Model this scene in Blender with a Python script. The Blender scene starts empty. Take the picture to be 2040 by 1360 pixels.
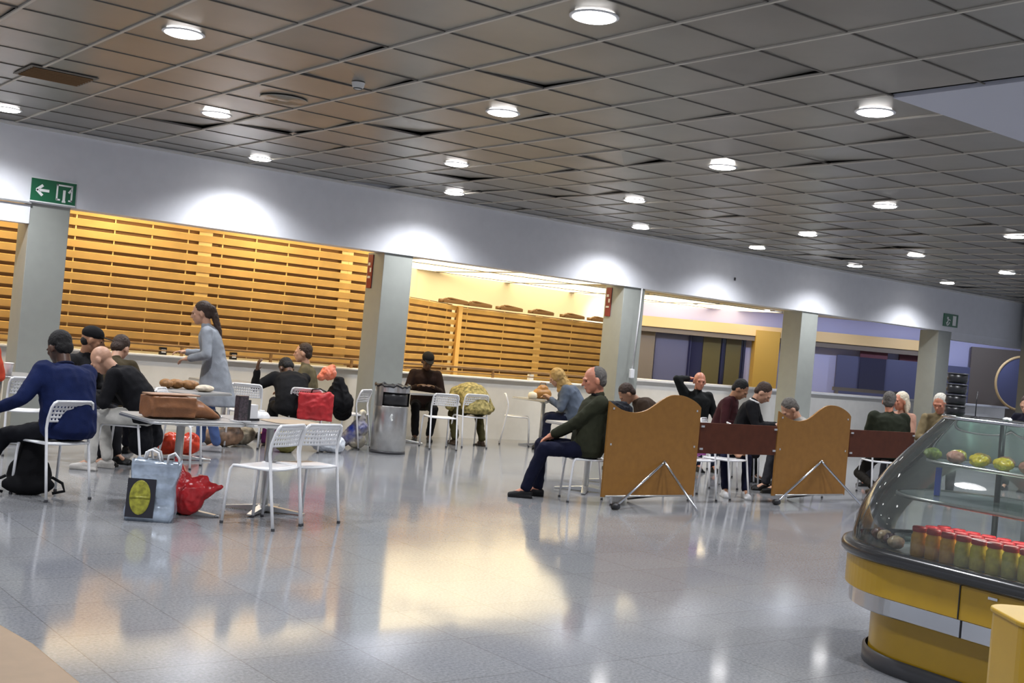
import bpy, bmesh, math, random
from mathutils import Vector, Matrix, Euler, noise
random.seed(7)
PI = math.pi
SC = bpy.context.scene
COL = SC.collection

# ------------------------------------------------------------------ camera, world, exposure
YAW, PITCH, ROLL = 0.6565, 0.0046, 0.0904
fw = Vector((math.sin(YAW)*math.cos(PITCH), math.cos(YAW)*math.cos(PITCH), math.sin(PITCH)))
rt = Vector((math.cos(YAW), -math.sin(YAW), 0)); up = rt.cross(fw)
r2 = rt*math.cos(ROLL)+up*math.sin(ROLL); u2 = -rt*math.sin(ROLL)+up*math.cos(ROLL)
cam = bpy.data.objects.new('camera', bpy.data.cameras.new('camera')); COL.objects.link(cam)
cam.data.sensor_width = 36; cam.data.lens = 36*2363.4/2040
cam.data.clip_start = 0.05; cam.data.clip_end = 200
cam.matrix_world = Matrix(((r2.x, u2.x, -fw.x, 0), (r2.y, u2.y, -fw.y, 0), (r2.z, u2.z, -fw.z, 1.5), (0, 0, 0, 1)))
SC.camera = cam
SC.view_settings.view_transform = 'Standard'; SC.view_settings.look = 'None'
SC.view_settings.gamma = 1; SC.view_settings.use_curve_mapping = False
SC.view_settings.exposure = 0.43
try:
    SC.cycles.max_bounces = 7; SC.cycles.diffuse_bounces = 3; SC.cycles.glossy_bounces = 4
    SC.cycles.transparent_max_bounces = 24; SC.cycles.transmission_bounces = 6
    SC.cycles.sample_clamp_indirect = 6; SC.cycles.use_denoising = True
    SC.cycles.caustics_reflective = False; SC.cycles.caustics_refractive = False
except Exception: pass
wd = bpy.data.worlds.new('hall_ambient'); SC.world = wd; wd.use_nodes = True
wd.node_tree.nodes['Background'].inputs[0].default_value = (0.62, 0.66, 0.78, 1)
wd.node_tree.nodes['Background'].inputs[1].default_value = 0.62
HC = 3.475      # ceiling height
YF = 13.81      # plane of the fascia

# ------------------------------------------------------------------ materials
def mat(name, col, rough=.5, metal=0, var=0, scale=8, bump=0, bscale=40, spec=.5, sheen=0, coat=0, vcol=None):
    m = bpy.data.materials.new(name); m.use_nodes = True
    nt = m.node_tree; b = nt.nodes['Principled BSDF']
    b.inputs['Base Color'].default_value = (*col, 1); b.inputs['Roughness'].default_value = rough
    b.inputs['Metallic'].default_value = metal; b.inputs['Specular IOR Level'].default_value = spec
    if coat: b.inputs['Coat Weight'].default_value = coat; b.inputs['Coat Roughness'].default_value = .08
    if sheen: b.inputs['Sheen Weight'].default_value = sheen
    if var or bump:
        tc = nt.nodes.new('ShaderNodeTexCoord')
    if var:
        n = nt.nodes.new('ShaderNodeTexNoise'); n.inputs['Scale'].default_value = scale; n.inputs['Detail'].default_value = 5
        nt.links.new(tc.outputs['Object'], n.inputs['Vector'])
        r = nt.nodes.new('ShaderNodeValToRGB'); r.color_ramp.elements[0].position = .3; r.color_ramp.elements[1].position = .7
        c2 = vcol or [min(1, c*(1+var)) for c in col]
        r.color_ramp.elements[0].color = (*[c*(1-var) for c in col], 1) if not vcol else (*col, 1)
        r.color_ramp.elements[1].color = (*c2, 1)
        nt.links.new(n.outputs['Fac'], r.inputs['Fac']); nt.links.new(r.outputs['Color'], b.inputs['Base Color'])
    if bump:
        n2 = nt.nodes.new('ShaderNodeTexNoise'); n2.inputs['Scale'].default_value = bscale
        nt.links.new(tc.outputs['Object'], n2.inputs['Vector'])
        bp = nt.nodes.new('ShaderNodeBump'); bp.inputs['Strength'].default_value = bump; bp.inputs['Distance'].default_value = .01
        nt.links.new(n2.outputs['Fac'], bp.inputs['Height']); nt.links.new(bp.outputs['Normal'], b.inputs['Normal'])
    return m

def emat(name, col, strength):
    m = mat(name, col, .5); b = m.node_tree.nodes['Principled BSDF']
    b.inputs['Emission Color'].default_value = (*col, 1); b.inputs['Emission Strength'].default_value = strength
    return m

def glass(name, tint=(.9, .95, .93), rough=.02, base=.06, opac=.05):
    m = bpy.data.materials.new(name); m.use_nodes = True; nt = m.node_tree
    nt.nodes.remove(nt.nodes['Principled BSDF']); out = nt.nodes['Material Output']
    t = nt.nodes.new('ShaderNodeBsdfTransparent'); t.inputs[0].default_value = (*tint, 1)
    g = nt.nodes.new('ShaderNodeBsdfGlossy'); g.inputs['Roughness'].default_value = rough
    d = nt.nodes.new('ShaderNodeBsdfDiffuse'); d.inputs[0].default_value = (.7, .75, .75, 1)
    fr = nt.nodes.new('ShaderNodeFresnel'); fr.inputs[0].default_value = 1.5
    mx = nt.nodes.new('ShaderNodeMixShader'); m2 = nt.nodes.new('ShaderNodeMixShader'); m2.inputs[0].default_value = opac
    nt.links.new(fr.outputs[0], mx.inputs[0]); nt.links.new(t.outputs[0], mx.inputs[1]); nt.links.new(g.outputs[0], mx.inputs[2])
    nt.links.new(mx.outputs[0], m2.inputs[1]); nt.links.new(d.outputs[0], m2.inputs[2]); nt.links.new(m2.outputs[0], out.inputs[0])
    return m

def floor_mat():
    m = bpy.data.materials.new('polished terrazzo'); m.use_nodes = True; nt = m.node_tree; b = nt.nodes['Principled BSDF']
    tc = nt.nodes.new('ShaderNodeTexCoord')
    n = nt.nodes.new('ShaderNodeTexNoise'); n.inputs['Scale'].default_value = 60; n.inputs['Detail'].default_value = 6; n.inputs['Roughness'].default_value = .7
    r = nt.nodes.new('ShaderNodeValToRGB'); r.color_ramp.elements[0].position = .35; r.color_ramp.elements[1].position = .65
    r.color_ramp.elements[0].color = (.20, .205, .215, 1); r.color_ramp.elements[1].color = (.34, .345, .355, 1)
    big = nt.nodes.new('ShaderNodeTexNoise'); big.inputs['Scale'].default_value = .7; big.inputs['Detail'].default_value = 3
    rb = nt.nodes.new('ShaderNodeValToRGB'); rb.color_ramp.elements[0].position = .35; rb.color_ramp.elements[1].position = .68
    rb.color_ramp.elements[0].color = (.86, .87, .9, 1); rb.color_ramp.elements[1].color = (1, .99, .96, 1)
    br = nt.nodes.new('ShaderNodeTexBrick'); br.offset = 0; br.inputs['Scale'].default_value = 1
    br.inputs['Brick Width'].default_value = .6; br.inputs['Row Height'].default_value = .6; br.inputs['Mortar Size'].default_value = .0035
    br.inputs['Color1'].default_value = (1, 1, 1, 1); br.inputs['Color2'].default_value = (.93, .93, .94, 1); br.inputs['Mortar'].default_value = (.70, .69, .67, 1)
    mp = nt.nodes.new('ShaderNodeMapping'); mp.inputs['Location'].default_value = (.02, -.06, 0)
    mp2 = nt.nodes.new('ShaderNodeMix'); mp2.data_type = 'RGBA'; mp2.blend_type = 'MULTIPLY'; mp2.inputs[0].default_value = 1
    mp3 = nt.nodes.new('ShaderNodeMix'); mp3.data_type = 'RGBA'; mp3.blend_type = 'MULTIPLY'; mp3.inputs[0].default_value = 1
    L = nt.links.new
    L(tc.outputs['Object'], n.inputs['Vector']); L(tc.outputs['Object'], big.inputs['Vector']); L(tc.outputs['Object'], mp.inputs['Vector']); L(mp.outputs[0], br.inputs['Vector'])
    L(n.outputs['Fac'], r.inputs[0]); L(big.outputs['Fac'], rb.inputs[0])
    L(r.outputs[0], mp2.inputs[6]); L(rb.outputs[0], mp2.inputs[7]); L(mp2.outputs[2], mp3.inputs[6]); L(br.outputs['Color'], mp3.inputs[7])
    L(mp3.outputs[2], b.inputs['Base Color'])
    rr = nt.nodes.new('ShaderNodeMapRange'); rr.inputs[1].default_value = .3; rr.inputs[2].default_value = .7; rr.inputs[3].default_value = .075; rr.inputs[4].default_value = .135
    L(big.outputs['Fac'], rr.inputs[0]); L(rr.outputs[0], b.inputs['Roughness'])
    wv = nt.nodes.new('ShaderNodeTexNoise'); wv.inputs['Scale'].default_value = 2.2; wv.inputs['Detail'].default_value = 2
    bp = nt.nodes.new('ShaderNodeBump'); bp.inputs['Strength'].default_value = .025; bp.inputs['Distance'].default_value = .02
    L(tc.outputs['Object'], wv.inputs['Vector']); L(wv.outputs['Fac'], bp.inputs['Height']); L(bp.outputs[0], b.inputs['Normal'])
    b.inputs['Specular IOR Level'].default_value = .40
    return m

M = {}
M['floor'] = floor_mat()
M['tile'] = mat('brushed grey ceiling panel', (.31, .295, .265), .34, .62, var=.18, scale=.9, bump=.08, bscale=3)
M['tbar'] = mat('ceiling grid bar', (.60, .56, .49), .5, .1)
M['joint'] = mat('dark panel joint', (.16, .145, .125), .6)  # thin dark lines between the panel rows
M['void'] = mat('dark ceiling void', (.03, .028, .025), .9)
M['plaster'] = mat('white painted plaster', (.80, .81, .85), .6, var=.02)
M['soffit'] = mat('smooth soffit', (.55, .56, .64), .6)
M['column'] = mat('grey painted column', (.33, .345, .315), .5, var=.03)
M['slat'] = mat('varnished yellow wood', (.80, .51, .18), .4, var=.12, scale=3)
M['slatpale'] = mat('pale wood stile', (.90, .66, .27), .4, var=.08, scale=3)
M['backing'] = mat('dark brown backing', (.20, .105, .04), .7)
M['rail'] = mat('brown wooden rail', (.30, .17, .07), .4, var=.15)
M['white'] = mat('white powder coat', (.85, .85, .86), .3, spec=.5)
M['offwhite'] = mat('off white paint', (.74, .73, .70), .5, var=.03)
M['steel'] = mat('brushed steel', (.58, .58, .57), .28, .9, var=.06, scale=20)
M['chrome'] = mat('chrome', (.60, .61, .63), .14, 1)
M['alu'] = mat('satin aluminium', (.62, .62, .61), .3, .85)
M['tabletop'] = mat('grey laminate', (.27, .27, .27), .4, var=.05, scale=30, spec=.35)
M['black'] = mat('black plastic', (.015, .015, .017), .35)
M['darkgrey'] = mat('dark grey rubber', (.05, .05, .055), .35)
M['orangewood'] = mat('orange wood laminate', (.27, .125, .026), .45, var=.08, scale=14, spec=.3)
M['redwood'] = mat('dark red brown laminate', (.085, .024, .011), .5, var=.12, scale=10, spec=.2)
M['desk'] = mat('tan laminate tabletop', (.46, .32, .20), .4, var=.05, scale=20)
M['yellow'] = mat('glossy mustard yellow panel', (.47, .28, .012), .28, var=.04, spec=.6)
M['deckrail'] = mat('dark grey gloss bumper', (.03, .031, .033), .2, spec=.6)
M['signgreen'] = mat('sign green', (.01, .13, .055), .4)
M['signwhite'] = mat('sign white', (.9, .92, .9), .5)
M['red'] = mat('red sticker', (.22, .015, .015), .5)
M['glass'] = glass('clear curved glass', (.90, .94, .92))
M['shelfglass'] = glass('green edged shelf glass', (.75, .86, .82), opac=.12)
M['bluewall'] = mat('slate blue panel', (.10, .11, .22), .4)
M['lilac'] = mat('lilac wall paint', (.50, .51, .80), .6)
M['navydoor'] = mat('dark navy glazing', (.012, .012, .05), .12)
M['tanreflect'] = mat('tan window reflection', (.10, .085, .035), .3)
M['maroon'] = mat('maroon panel', (.10, .02, .04), .5)
M['cream'] = mat('cream beam', (.72, .52, .27), .6)
M['taupe'] = mat('taupe wall', (.17, .145, .13), .7)
M['ochre'] = mat('ochre pillar', (.50, .31, .06), .6)
M['warmceil'] = mat('cream annex ceiling', (.95, .87, .68), .7)
M['warmlight'] = emat('warm luminous panel', (1.0, .84, .52), 2.1)
M['lens'] = emat('downlight lens', (1.0, .98, .97), 12)
SKIN = {'light': mat('light skin', (.52, .29, .19), .5, var=.06, scale=12), 'tan': mat('tan skin', (.36, .18, .10), .5, var=.06, scale=12),
        'dark': mat('dark skin', (.09, .042, .025), .45, var=.06, scale=12), 'flush': mat('ruddy skin', (.55, .22, .13), .5, var=.08, scale=12)}
_cm = {}
def cloth(c, rough=.85, name='woven cloth'):
    if max(c) < .12: c = tuple(q*.6 for q in c)
    k = (c, rough, name)
    if k not in _cm: _cm[k] = mat(name, c, rough, var=.18, scale=9, bump=.25, bscale=120, spec=.2)
    return _cm[k]
HAIR = {'black': mat('black hair', (.006, .005, .005), .8, var=.3, scale=40, bump=.5, bscale=90),
        'brown': mat('brown hair', (.035, .017, .010), .7, var=.3, scale=40, bump=.5, bscale=90),
        'grey': mat('grey hair', (.12, .11, .10), .95, var=.3, scale=40, bump=.5, bscale=90),
        'white': mat('white hair', (.62, .58, .50), .6, var=.12, scale=40, bump=.5, bscale=90),
        'blonde': mat('pale blonde hair', (.66, .58, .44), .6, var=.15, scale=40, bump=.5, bscale=90)}
M['eye'] = mat('eye', (.02, .015, .012), .1)

# ------------------------------------------------------------------ object helpers
def link(name, me, m, parent=None, smooth=False):
    o = bpy.data.objects.new(name, me); COL.objects.link(o)
    if m is not None: me.materials.append(m)
    if parent is not None: o.parent = parent
    if smooth:
        for p in me.polygons: p.use_smooth = True
    return o

def tag(o, label=None, cat=None, group=None, kind=None):
    if label: o['label'] = label
    if cat: o['category'] = cat
    if group: o['group'] = group
    if kind: o['kind'] = kind
    return o

def thing(name, label, cat, loc=(0, 0, 0), rz=0, group=None):
    o = bpy.data.objects.new(name, None); COL.objects.link(o); o.empty_display_size = .1
    o.location = loc; o.rotation_euler = (0, 0, rz)
    return tag(o, label, cat, group)

def face_rz(dx, dy):      # turns local +Y towards (dx, dy)
    return math.atan2(-dx, dy)

def dup(root, label, loc, rz, group=None):
    r = root.copy(); COL.objects.link(r); r.location = loc; r.rotation_euler = (0, 0, rz); r['label'] = label
    if group: r['group'] = group
    for ch in list(root.children):
        c = ch.copy(); COL.objects.link(c); c.parent = r
        for g in list(ch.children):
            d = g.copy(); COL.objects.link(d); d.parent = c
    return r

class G:
    """collects shapes into one mesh"""
    def __init__(s): s.v = []; s.f = []
    def add(s, vs, fs):
        o = len(s.v); s.v += [tuple(v) for v in vs]; s.f += [[i+o for i in f] for f in fs]; return s
    def box(s, c, d, rot=None):
        c = Vector(c); hx, hy, hz = d[0]/2, d[1]/2, d[2]/2
        vs = [Vector((x, y, z)) for x in (-hx, hx) for y in (-hy, hy) for z in (-hz, hz)]
        if rot is not None:
            R = Euler(rot).to_matrix(); vs = [R@v for v in vs]
        return s.add([v+c for v in vs], [[0, 1, 3, 2], [4, 6, 7, 5], [0, 4, 5, 1], [2, 3, 7, 6], [0, 2, 6, 4], [1, 5, 7, 3]])
    def tube(s, pts, r, n=10, cap=True):
        pts = [Vector(p) for p in pts]; rs = r if isinstance(r, (list, tuple)) else [r]*len(pts)
        prev = None; vs = []; fs = []
        for i, p in enumerate(pts):
            t = (pts[min(i+1, len(pts)-1)]-pts[max(i-1, 0)]).normalized()
            if prev is None:
                a = Vector((0, 0, 1)) if abs(t.z) < .9 else Vector((1, 0, 0)); x = t.cross(a).normalized()
            else: x = (prev-t*prev.dot(t)).normalized()
            prev = x; y = t.cross(x)
            for k in range(n):
                an = 2*PI*k/n; vs.append(p+(x*math.cos(an)+y*math.sin(an))*rs[i])
        for i in range(len(pts)-1):
            for k in range(n):
                a = i*n+k; b = i*n+(k+1) % n; fs.append([a, b, b+n, a+n])
        if cap: fs.append(list(range(n))[::-1]); fs.append([(len(pts)-1)*n+k for k in range(n)])
        return s.add(vs, fs)
    def lathe(s, prof, c=(0, 0, 0), n=32):
        vs = []; fs = []; m = len(prof)
        for k in range(n):
            an = 2*PI*k/n
            for r, z in prof: vs.append((c[0]+r*math.cos(an), c[1]+r*math.sin(an), c[2]+z))
        for k in range(n):
            for i in range(m-1):
                a = k*m+i; b = ((k+1) % n)*m+i; fs.append([a, b, b+1, a+1])
        return s.add(vs, fs)
    def prism(s, out, z0, z1, flip=None):
        n = len(out); f = flip or (lambda x, y, z: (x, y, z))
        vs = [f(x, y, z0) for x, y in out]+[f(x, y, z1) for x, y in out]
        fs = [[i, (i+1) % n, (i+1) % n+n, i+n] for i in range(n)]
        fs.append(list(range(n))[::-1]); fs.append(list(range(n, 2*n)))
        return s.add(vs, fs)
    def ell(s, c, r, axes=None, n=16, m=10):
        c = Vector(c); vs = []; fs = []
        A = axes or Matrix.Identity(3)
        for i in range(m+1):
            th = PI*i/m
            for k in range(n):
                ph = 2*PI*k/n
                vs.append(c+A@Vector((r[0]*math.sin(th)*math.cos(ph), r[1]*math.sin(th)*math.sin(ph), r[2]*math.cos(th))))
        for i in range(m):
            for k in range(n):
                a = i*n+k; b = i*n+(k+1) % n; fs.append([a, a+n, b+n, b])
        return s.add(vs, fs)
    def cap(s, p0, p1, r0, r1, n=14, m=5):
        p0 = Vector(p0); p1 = Vector(p1); d = p1-p0; L = d.length
        if L < 1e-6: return s.ell(p0, (r0, r0, r0))
        t = d/L; a = Vector((0, 0, 1)) if abs(t.z) < .9 else Vector((1, 0, 0)); x = t.cross(a).normalized(); y = t.cross(x)
        rings = [(p0-t*r0*math.cos(PI/2*i/m), r0*math.sin(PI/2*i/m)) for i in range(m+1)]
        rings += [(p1+t*r1*math.sin(PI/2*i/m), r1*math.cos(PI/2*i/m)) for i in range(m+1)]
        vs = []; fs = []
        for c, r in rings:
            for k in range(n):
                an = 2*PI*k/n; vs.append(c+(x*math.cos(an)+y*math.sin(an))*max(r, 1e-4))
        for i in range(len(rings)-1):
            for k in range(n):
                q = i*n+k; b = i*n+(k+1) % n; fs.append([q, b, b+n, q+n])
        fs.append(list(range(n))[::-1]); fs.append([(len(rings)-1)*n+k for k in range(n)])
        return s.add(vs, fs)
    def loft(s, rings):
        """rings: list of (center, xvec, yvec): closed elliptical tube"""
        n = 18; vs = []; fs = []
        for c, x, y in rings:
            for k in range(n):
                an = 2*PI*k/n; vs.append(Vector(c)+Vector(x)*math.cos(an)+Vector(y)*math.sin(an))
        for i in range(len(rings)-1):
            for k in range(n):
                q = i*n+k; b = i*n+(k+1) % n; fs.append([q, b, b+n, q+n])
        fs.append(list(range(n))[::-1]); fs.append([(len(rings)-1)*n+k for k in range(n)])
        return s.add(vs, fs)
    def mesh(s, name):
        me = bpy.data.meshes.new(name); me.from_pydata(s.v, [], s.f); me.update()
        bm = bmesh.new(); bm.from_mesh(me); bmesh.ops.recalc_face_normals(bm, faces=bm.faces); bm.to_mesh(me); bm.free()
        return me
    def build(s, name, m, parent=None, smooth=False, bevel=0):
        o = link(name, s.mesh(name), m, parent, smooth)
        if bevel:
            md = o.modifiers.new('b', 'BEVEL'); md.width = bevel; md.segments = 2; md.limit_method = 'ANGLE'
        return o
    def blob(s, name, m, parent=None, voxel=.01, wrinkle=0, wscale=.12, smooth_it=3):
        """union of the shapes as one continuous skin"""
        me = s.mesh(name); o = link(name, me, None, parent)
        rm = o.modifiers.new('r', 'REMESH'); rm.mode = 'VOXEL'; rm.voxel_size = voxel; rm.adaptivity = 0
        sm = o.modifiers.new('s', 'SMOOTH'); sm.factor = .5; sm.iterations = smooth_it
        bpy.context.view_layer.update()
        dg = bpy.context.evaluated_depsgraph_get()
        nm = bpy.data.meshes.new_from_object(o.evaluated_get(dg))
        o.modifiers.clear(); o.data = nm; bpy.data.meshes.remove(me)
        if wrinkle:
            off = Vector((random.random()*50, random.random()*50, 0))
            nm.calc_loop_triangles()
            ns = [v.normal.copy() for v in nm.vertices]
            for v, n in zip(nm.vertices, ns):
                q = v.co/wscale+off
                h = noise.noise(q)+.5*noise.noise(Vector((q.x*2, q.y*2, q.z*1.2)))
                h = -abs(h)*1.2+.3
                v.co += n*h*wrinkle
        nm.materials.clear(); nm.materials.append(m)
        for p in nm.polygons: p.use_smooth = True
        return o

def arc(c, r, a0, a1, n, f=lambda x, y: (x, y)):
    return [f(c[0]+r*math.cos(a0+(a1-a0)*i/n), c[1]+r*math.sin(a0+(a1-a0)*i/n)) for i in range(n+1)]

def rrect(w, d, r, n=5):
    o = []
    for cx, cy, a in ((w/2-r, d/2-r, 0), (-w/2+r, d/2-r, PI/2), (-w/2+r, -d/2+r, PI), (w/2-r, -d/2+r, 1.5*PI)):
        o += arc((cx, cy), r, a, a+PI/2, n)
    return o

def struct(name, g, m, bevel=0):
    return tag(g.build(name, m, None, False, bevel), kind='structure')

# ------------------------------------------------------------------ the setting
XL, XR, YB = -7.0, 27.0, -6.0
struct('floor', G().box(((XL+XR)/2, 8, -.06), (XR-XL, 28+0.6, .12)), M['floor'])
# ceiling of square metal panels on a grid, some of them sitting crooked
T = .6*1.154; GX = 1.8171*1.154; GY = 6.1465*1.154
g = G()
SKX, SKY = 7.0, 5.02          # corner of the plain soffit
for i in range(-14, 37):
    for j in range(-20, 10):
        x0 = GX+i*T; y0 = GY+j*T; x1 = x0+T; y1 = y0+T
        if x1 < XL or x0 > XR or y1 < YB: continue
        if x0 >= SKX-.1 and y1 <= SKY+.1: continue
        y1 = min(y1, YF-.002)
        if y1-y0 < .02: continue
        e = .008; a, b, c, d = [random.uniform(0, .003) for _ in range(4)]
        q = random.random()
        if q < .07: a += random.uniform(.02, .05); b += a*.5
        elif q < .12: b += random.uniform(.02, .045); d += b*.4
        elif q < .16: c += random.uniform(.015, .04)
        zb = HC+.004
        vs = [(x0+e, y0+e, zb+a), (x1-e, y0+e, zb+b), (x1-e, y1-e, zb+c), (x0+e, y1-e, zb+d)]
        vs += [(v[0], v[1], v[2]+.012) for v in vs]
        g.add(vs, [[0, 3, 2, 1], [4, 5, 6, 7], [0, 1, 5, 4], [1, 2, 6, 5], [2, 3, 7, 6], [3, 0, 4, 7]])
ceil = struct('ceiling', g, M['tile'])
g = G()
for i in range(-14, 37):
    x = GX+i*T
    if XL < x < XR:
        y0 = SKY if x > SKX-.1 else YB
        g.box((x, (y0+YF)/2, HC), (.022, YF-y0, .012))
g2 = G()
for j in range(-20, 10):
    y = GY+j*T
    if YB < y < YF-.05:
        x1 = SKX if y < SKY-.1 else XR
        g2.box(((XL+x1)/2, y, HC+.003), (x1-XL, .011, .008))
o = g.build('ceiling_grid', M['tbar'], ceil); g2.build('ceiling_joint', M['joint'], ceil)
struct('ceiling_void', G().box(((XL+XR)/2, (YB+YF)/2, HC+.25), (XR-XL, YF-YB, .04)), M['void'])
struct('ceiling_soffit', G().box(((SKX+XR)/2+.01, (YB+SKY)/2, HC+.005), (XR-SKX, SKY-YB, .03)), M['soffit'])
# fascia
o = struct('wall_fascia', G().box(((XL+XR)/2, YF+.15, (2.62+HC+.3)/2), (XR-XL, .30, HC+.3-2.62)), M['plaster'])
struct('trim_1', G().box(((XL+XR)/2, YF-.012, HC-.02), (XR-XL, .022, .035)), M['offwhite'])
struct('trim_2', G().box(((XL+3.73)/2, YF+.12, 2.49), (3.73-XL, .2, .21)), M['plaster'])
struct('trim_3', G().box(((22+XR)/2, YF+.12, 2.55), (XR-22, .2, .17)), M['plaster'])
struct('trim_4', G().box(((XL+3.73)/2, YF-.006, 2.612), (3.73-XL, .012, .02)), M['alu'])
# columns
for i, (x0, x1) in enumerate(((3.73, 4.17), (8.36, 8.82), (12.80, 13.26), (17.21, 17.67), (21.55, 22.0))):
    struct('wall_column_%d' % (i+1), G().box(((x0+x1)/2, YF+.245, 1.31), (x1-x0, .43, 2.62)), M['column'], .006)
struct('wall_column_6', G().box((24.75, 13.50, HC/2), (.45, .45, HC)), M['column'], .006)
# parapet behind the columns
struct('wall_parapet', G().box(((XL+14.4)/2, 15.29, .475), (14.4-XL, .16, .95)), M['offwhite'])
struct('wall_parapet_far', G().box(((14.4+XR)/2, 15.29, .55), (XR-14.4, .16, 1.10)), M['offwhite'])
struct('trim_5', G().box(((14.4+XR)/2, 15.27, 1.125), (XR-14.4, .26, .05)), M['plaster'], .01)
struct('trim_6', G().box(((XL+14.4)/2, 15.27, .965), (14.4-XL, .24, .03)), M['plaster'], .008)
hr = thing('handrail', 'brown wooden handrail on short posts along the white parapet', 'railing', (0, 15.22, .98))
g = G(); g.tube([(-6.5, 0, .13), (14.3, 0, .13)], .018); g.tube([(-6.5, 0, .055), (14.3, 0, .055)], .010); g.build('rail', M['rail'], hr, True)
for k in range(16):
    G().box((-5.5+k*1.3, 0, .065), (.035, .03, .13)).build('post', M['rail'], hr)

# louvred timber screens
def screen(name, label, p0, p1, zb, zt, stile, wide):
    p0 = Vector((*p0, 0)); p1 = Vector((*p1, 0)); d = p1-p0; L = d.length
    t = thing(name, label, 'screen', p0, math.atan2(d.y, d.x))
    n = max(1, round((zt-zb)/.14)); st = (zt-zb)/n
    for k in range(n):
        z = zb+st*(k+.5)
        G().box((L/2, .02, z), (L, .018, st*.66), (.40, 0, 0)).build('slat', M['slat'], t)
    g = G().box((L/2, .12, (zb+zt)/2), (L, .02, zt-zb)); g.build('backing_board', M['backing'], t)
    x = .25
    while x < L:
        G().box((x, .055, (zb+zt)/2), (.016, .010, zt-zb)).build('batten', M['slatpale'], t); x += stile
    for x in wide:
        if 0 < x < L: G().box((x, .06, (zb+zt)/2), (.19, .012, zt-zb)).build('stile', M['slatpale'], t)
    return t
screen('louvre_screen', 'tall yellow timber louvre screen behind the left bays above the white parapet', (-4, 15.42), (9.2, 15.42), 1.0, 2.80, .5, [10.5, 12.72])
screen('louvre_screen', 'yellow timber louvre screen receding from behind the steel bin column', (9.25, 15.9), (12.76, 18.32), .85, 2.20, .9, [])
screen('louvre_screen', 'yellow timber louvre screen facing the hall between the second and third columns', (12.84, 18.36), (17.6, 19.0), .85, 2.18, 1.0, [2.25])
o = G().box((0, 0, 1.5), (.09, .07, 1.36)).build('corner_post', M['slat']); o.location = (12.80, 18.30, 0); tag(o, 'upright timber corner post where the two far louvre screens meet', 'post')
random.seed(3)
# dark joist ends lying along the top of the far screens
for k, (x, y) in enumerate([(12.5, 18.1), (13.25, 18.36), (14.1, 18.48), (15.0, 18.6), (15.95, 18.74), (16.8, 18.86)]):
    g = G().box((0, 0, .035), (.62, .16, .06)).box((.1, 0, .075), (.42, .12, .03), (0, .08, 0)).box((-.3, -.05, .05), (.2, .05, .03), (0, -.3, .2))
    o = g.build('roof_bracket', M['backing'], None, False, .008); o.location = (x, y, 2.2); o.rotation_euler = (0, 0, .14)
    tag(o, 'dark wooden bracket lying on top of the far yellow louvre screen', 'bracket', 'dark brackets on top of the louvre screen')
# annex: ceiling, lights, end wall
struct('ceiling_annex', G().box((11, 20.6, 2.90), (36, 13.0, .05)), M['warmceil'])
for ix in range(10):
    for iy in range(5):
        x = 1.2+ix*2.15; y = 15.2+iy*1.75
        if y < 17 and x > 15: continue
        o = thing('luminous_panel', 'warm glowing square ceiling panel above the yellow louvre screens', 'ceiling light', (x, y, 2.87), 0, 'warm luminous panels over the annex')
        G().box((0, 0, -.012), (2.0, 1.6, .02)).build('diffuser', M['warmlight'], o)
        G().box((-1.0, 0, -.012), (.03, 1.63, .028)).box((1.0, 0, -.012), (.03, 1.63, .028)).box((0, .8, -.012), (2.0, .03, .028)).box((0, -.8, -.012), (2.0, .03, .028)).build('frame', M['offwhite'], o)
for nm_, a_, b_ in (('wall_annex_back_left', (-7, 17.4), (9.6, 17.4)), ('wall_annex_back', (9.6, 17.4), (12.6, 19.6)), ('wall_annex_back_right', (12.6, 19.6), (19.0, 20.8))):
    a_ = Vector((*a_, 0)); b_ = Vector((*b_, 0)); d_ = b_-a_
    o = G().box((d_.length/2, 0, 1.45), (d_.length, .08, 2.9)).build(nm_, M['warmceil']); o.location = a_; o.rotation_euler = (0, 0, math.atan2(d_.y, d_.x)); tag(o, kind='structure')
P0 = Vector((19.2, 20.55, 0)); P1 = Vector((27.2, 14.4+.2, 0)); dv = (P1-P0).normalized(); RZ = math.atan2(dv.y, dv.x)
def endwall(name, s0, s1, z0, z1, m, off=0, th=.06, structure=True):
    g = G().box(((s0+s1)/2, off+th/2, (z0+z1)/2), (s1-s0, th, z1-z0)); o = g.build(name, m)
    o.location = P0; o.rotation_euler = (0, 0, RZ)
    return tag(o, kind='structure')
endwall('wall_annex_end', -2.6, 10.2, 0, 3.2, M['lilac'], .35, .1)
endwall('trim_7', -2.6, 7.2, 2.28, 2.52, M['cream'], -.05, .3)
endwall('trim_8', -2.6, 7.2, 2.16, 2.28, M['taupe'], .0, .2)
endwall('wall_annex_slate', .75, 1.6, 0, 2.16, M['bluewall'], .28)
endwall('wall_annex_taupe', .0, .72, 0, 2.3, M['taupe'], .2)
endwall('wall_annex_slate_right', 5.1, 7.05, 0, 2.02, M['bluewall'], .2)
endwall('wall_annex_maroon', 6.6, 7.1, 1.9, 2.3, M['maroon'], .25)
endwall('wall_annex_taupe_right', 8.3, 10.2, 0, 2.5, M['taupe'], .2)
endwall('wall_annex_slate_far', 7.6, 8.3, 0, 2.0, M['bluewall'], .2)
endwall('wall_annex_pillar', 3.05, 3.62, 0, 2.42, M['ochre'], -.1, .4)
w = thing('window_unit', 'dark glazed window with two painted tan reflections in the lilac far wall', 'window', P0, RZ)
del w['label'], w['category']; w.name = 'window_1'; w['kind'] = 'structure'
G().box((2.22, .33, 1.62), (1.28, .05, 1.28)).build('pane', M['navydoor'], w)
G().box((2.10, .29, 1.62), (.42, .04, 1.12)).box((2.62, .29, 1.62), (.36, .04, 1.12)).build('pane_overlay', M['tanreflect'], w)  # tan reflections in the glazing, put into the colour of flat boards
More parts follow.
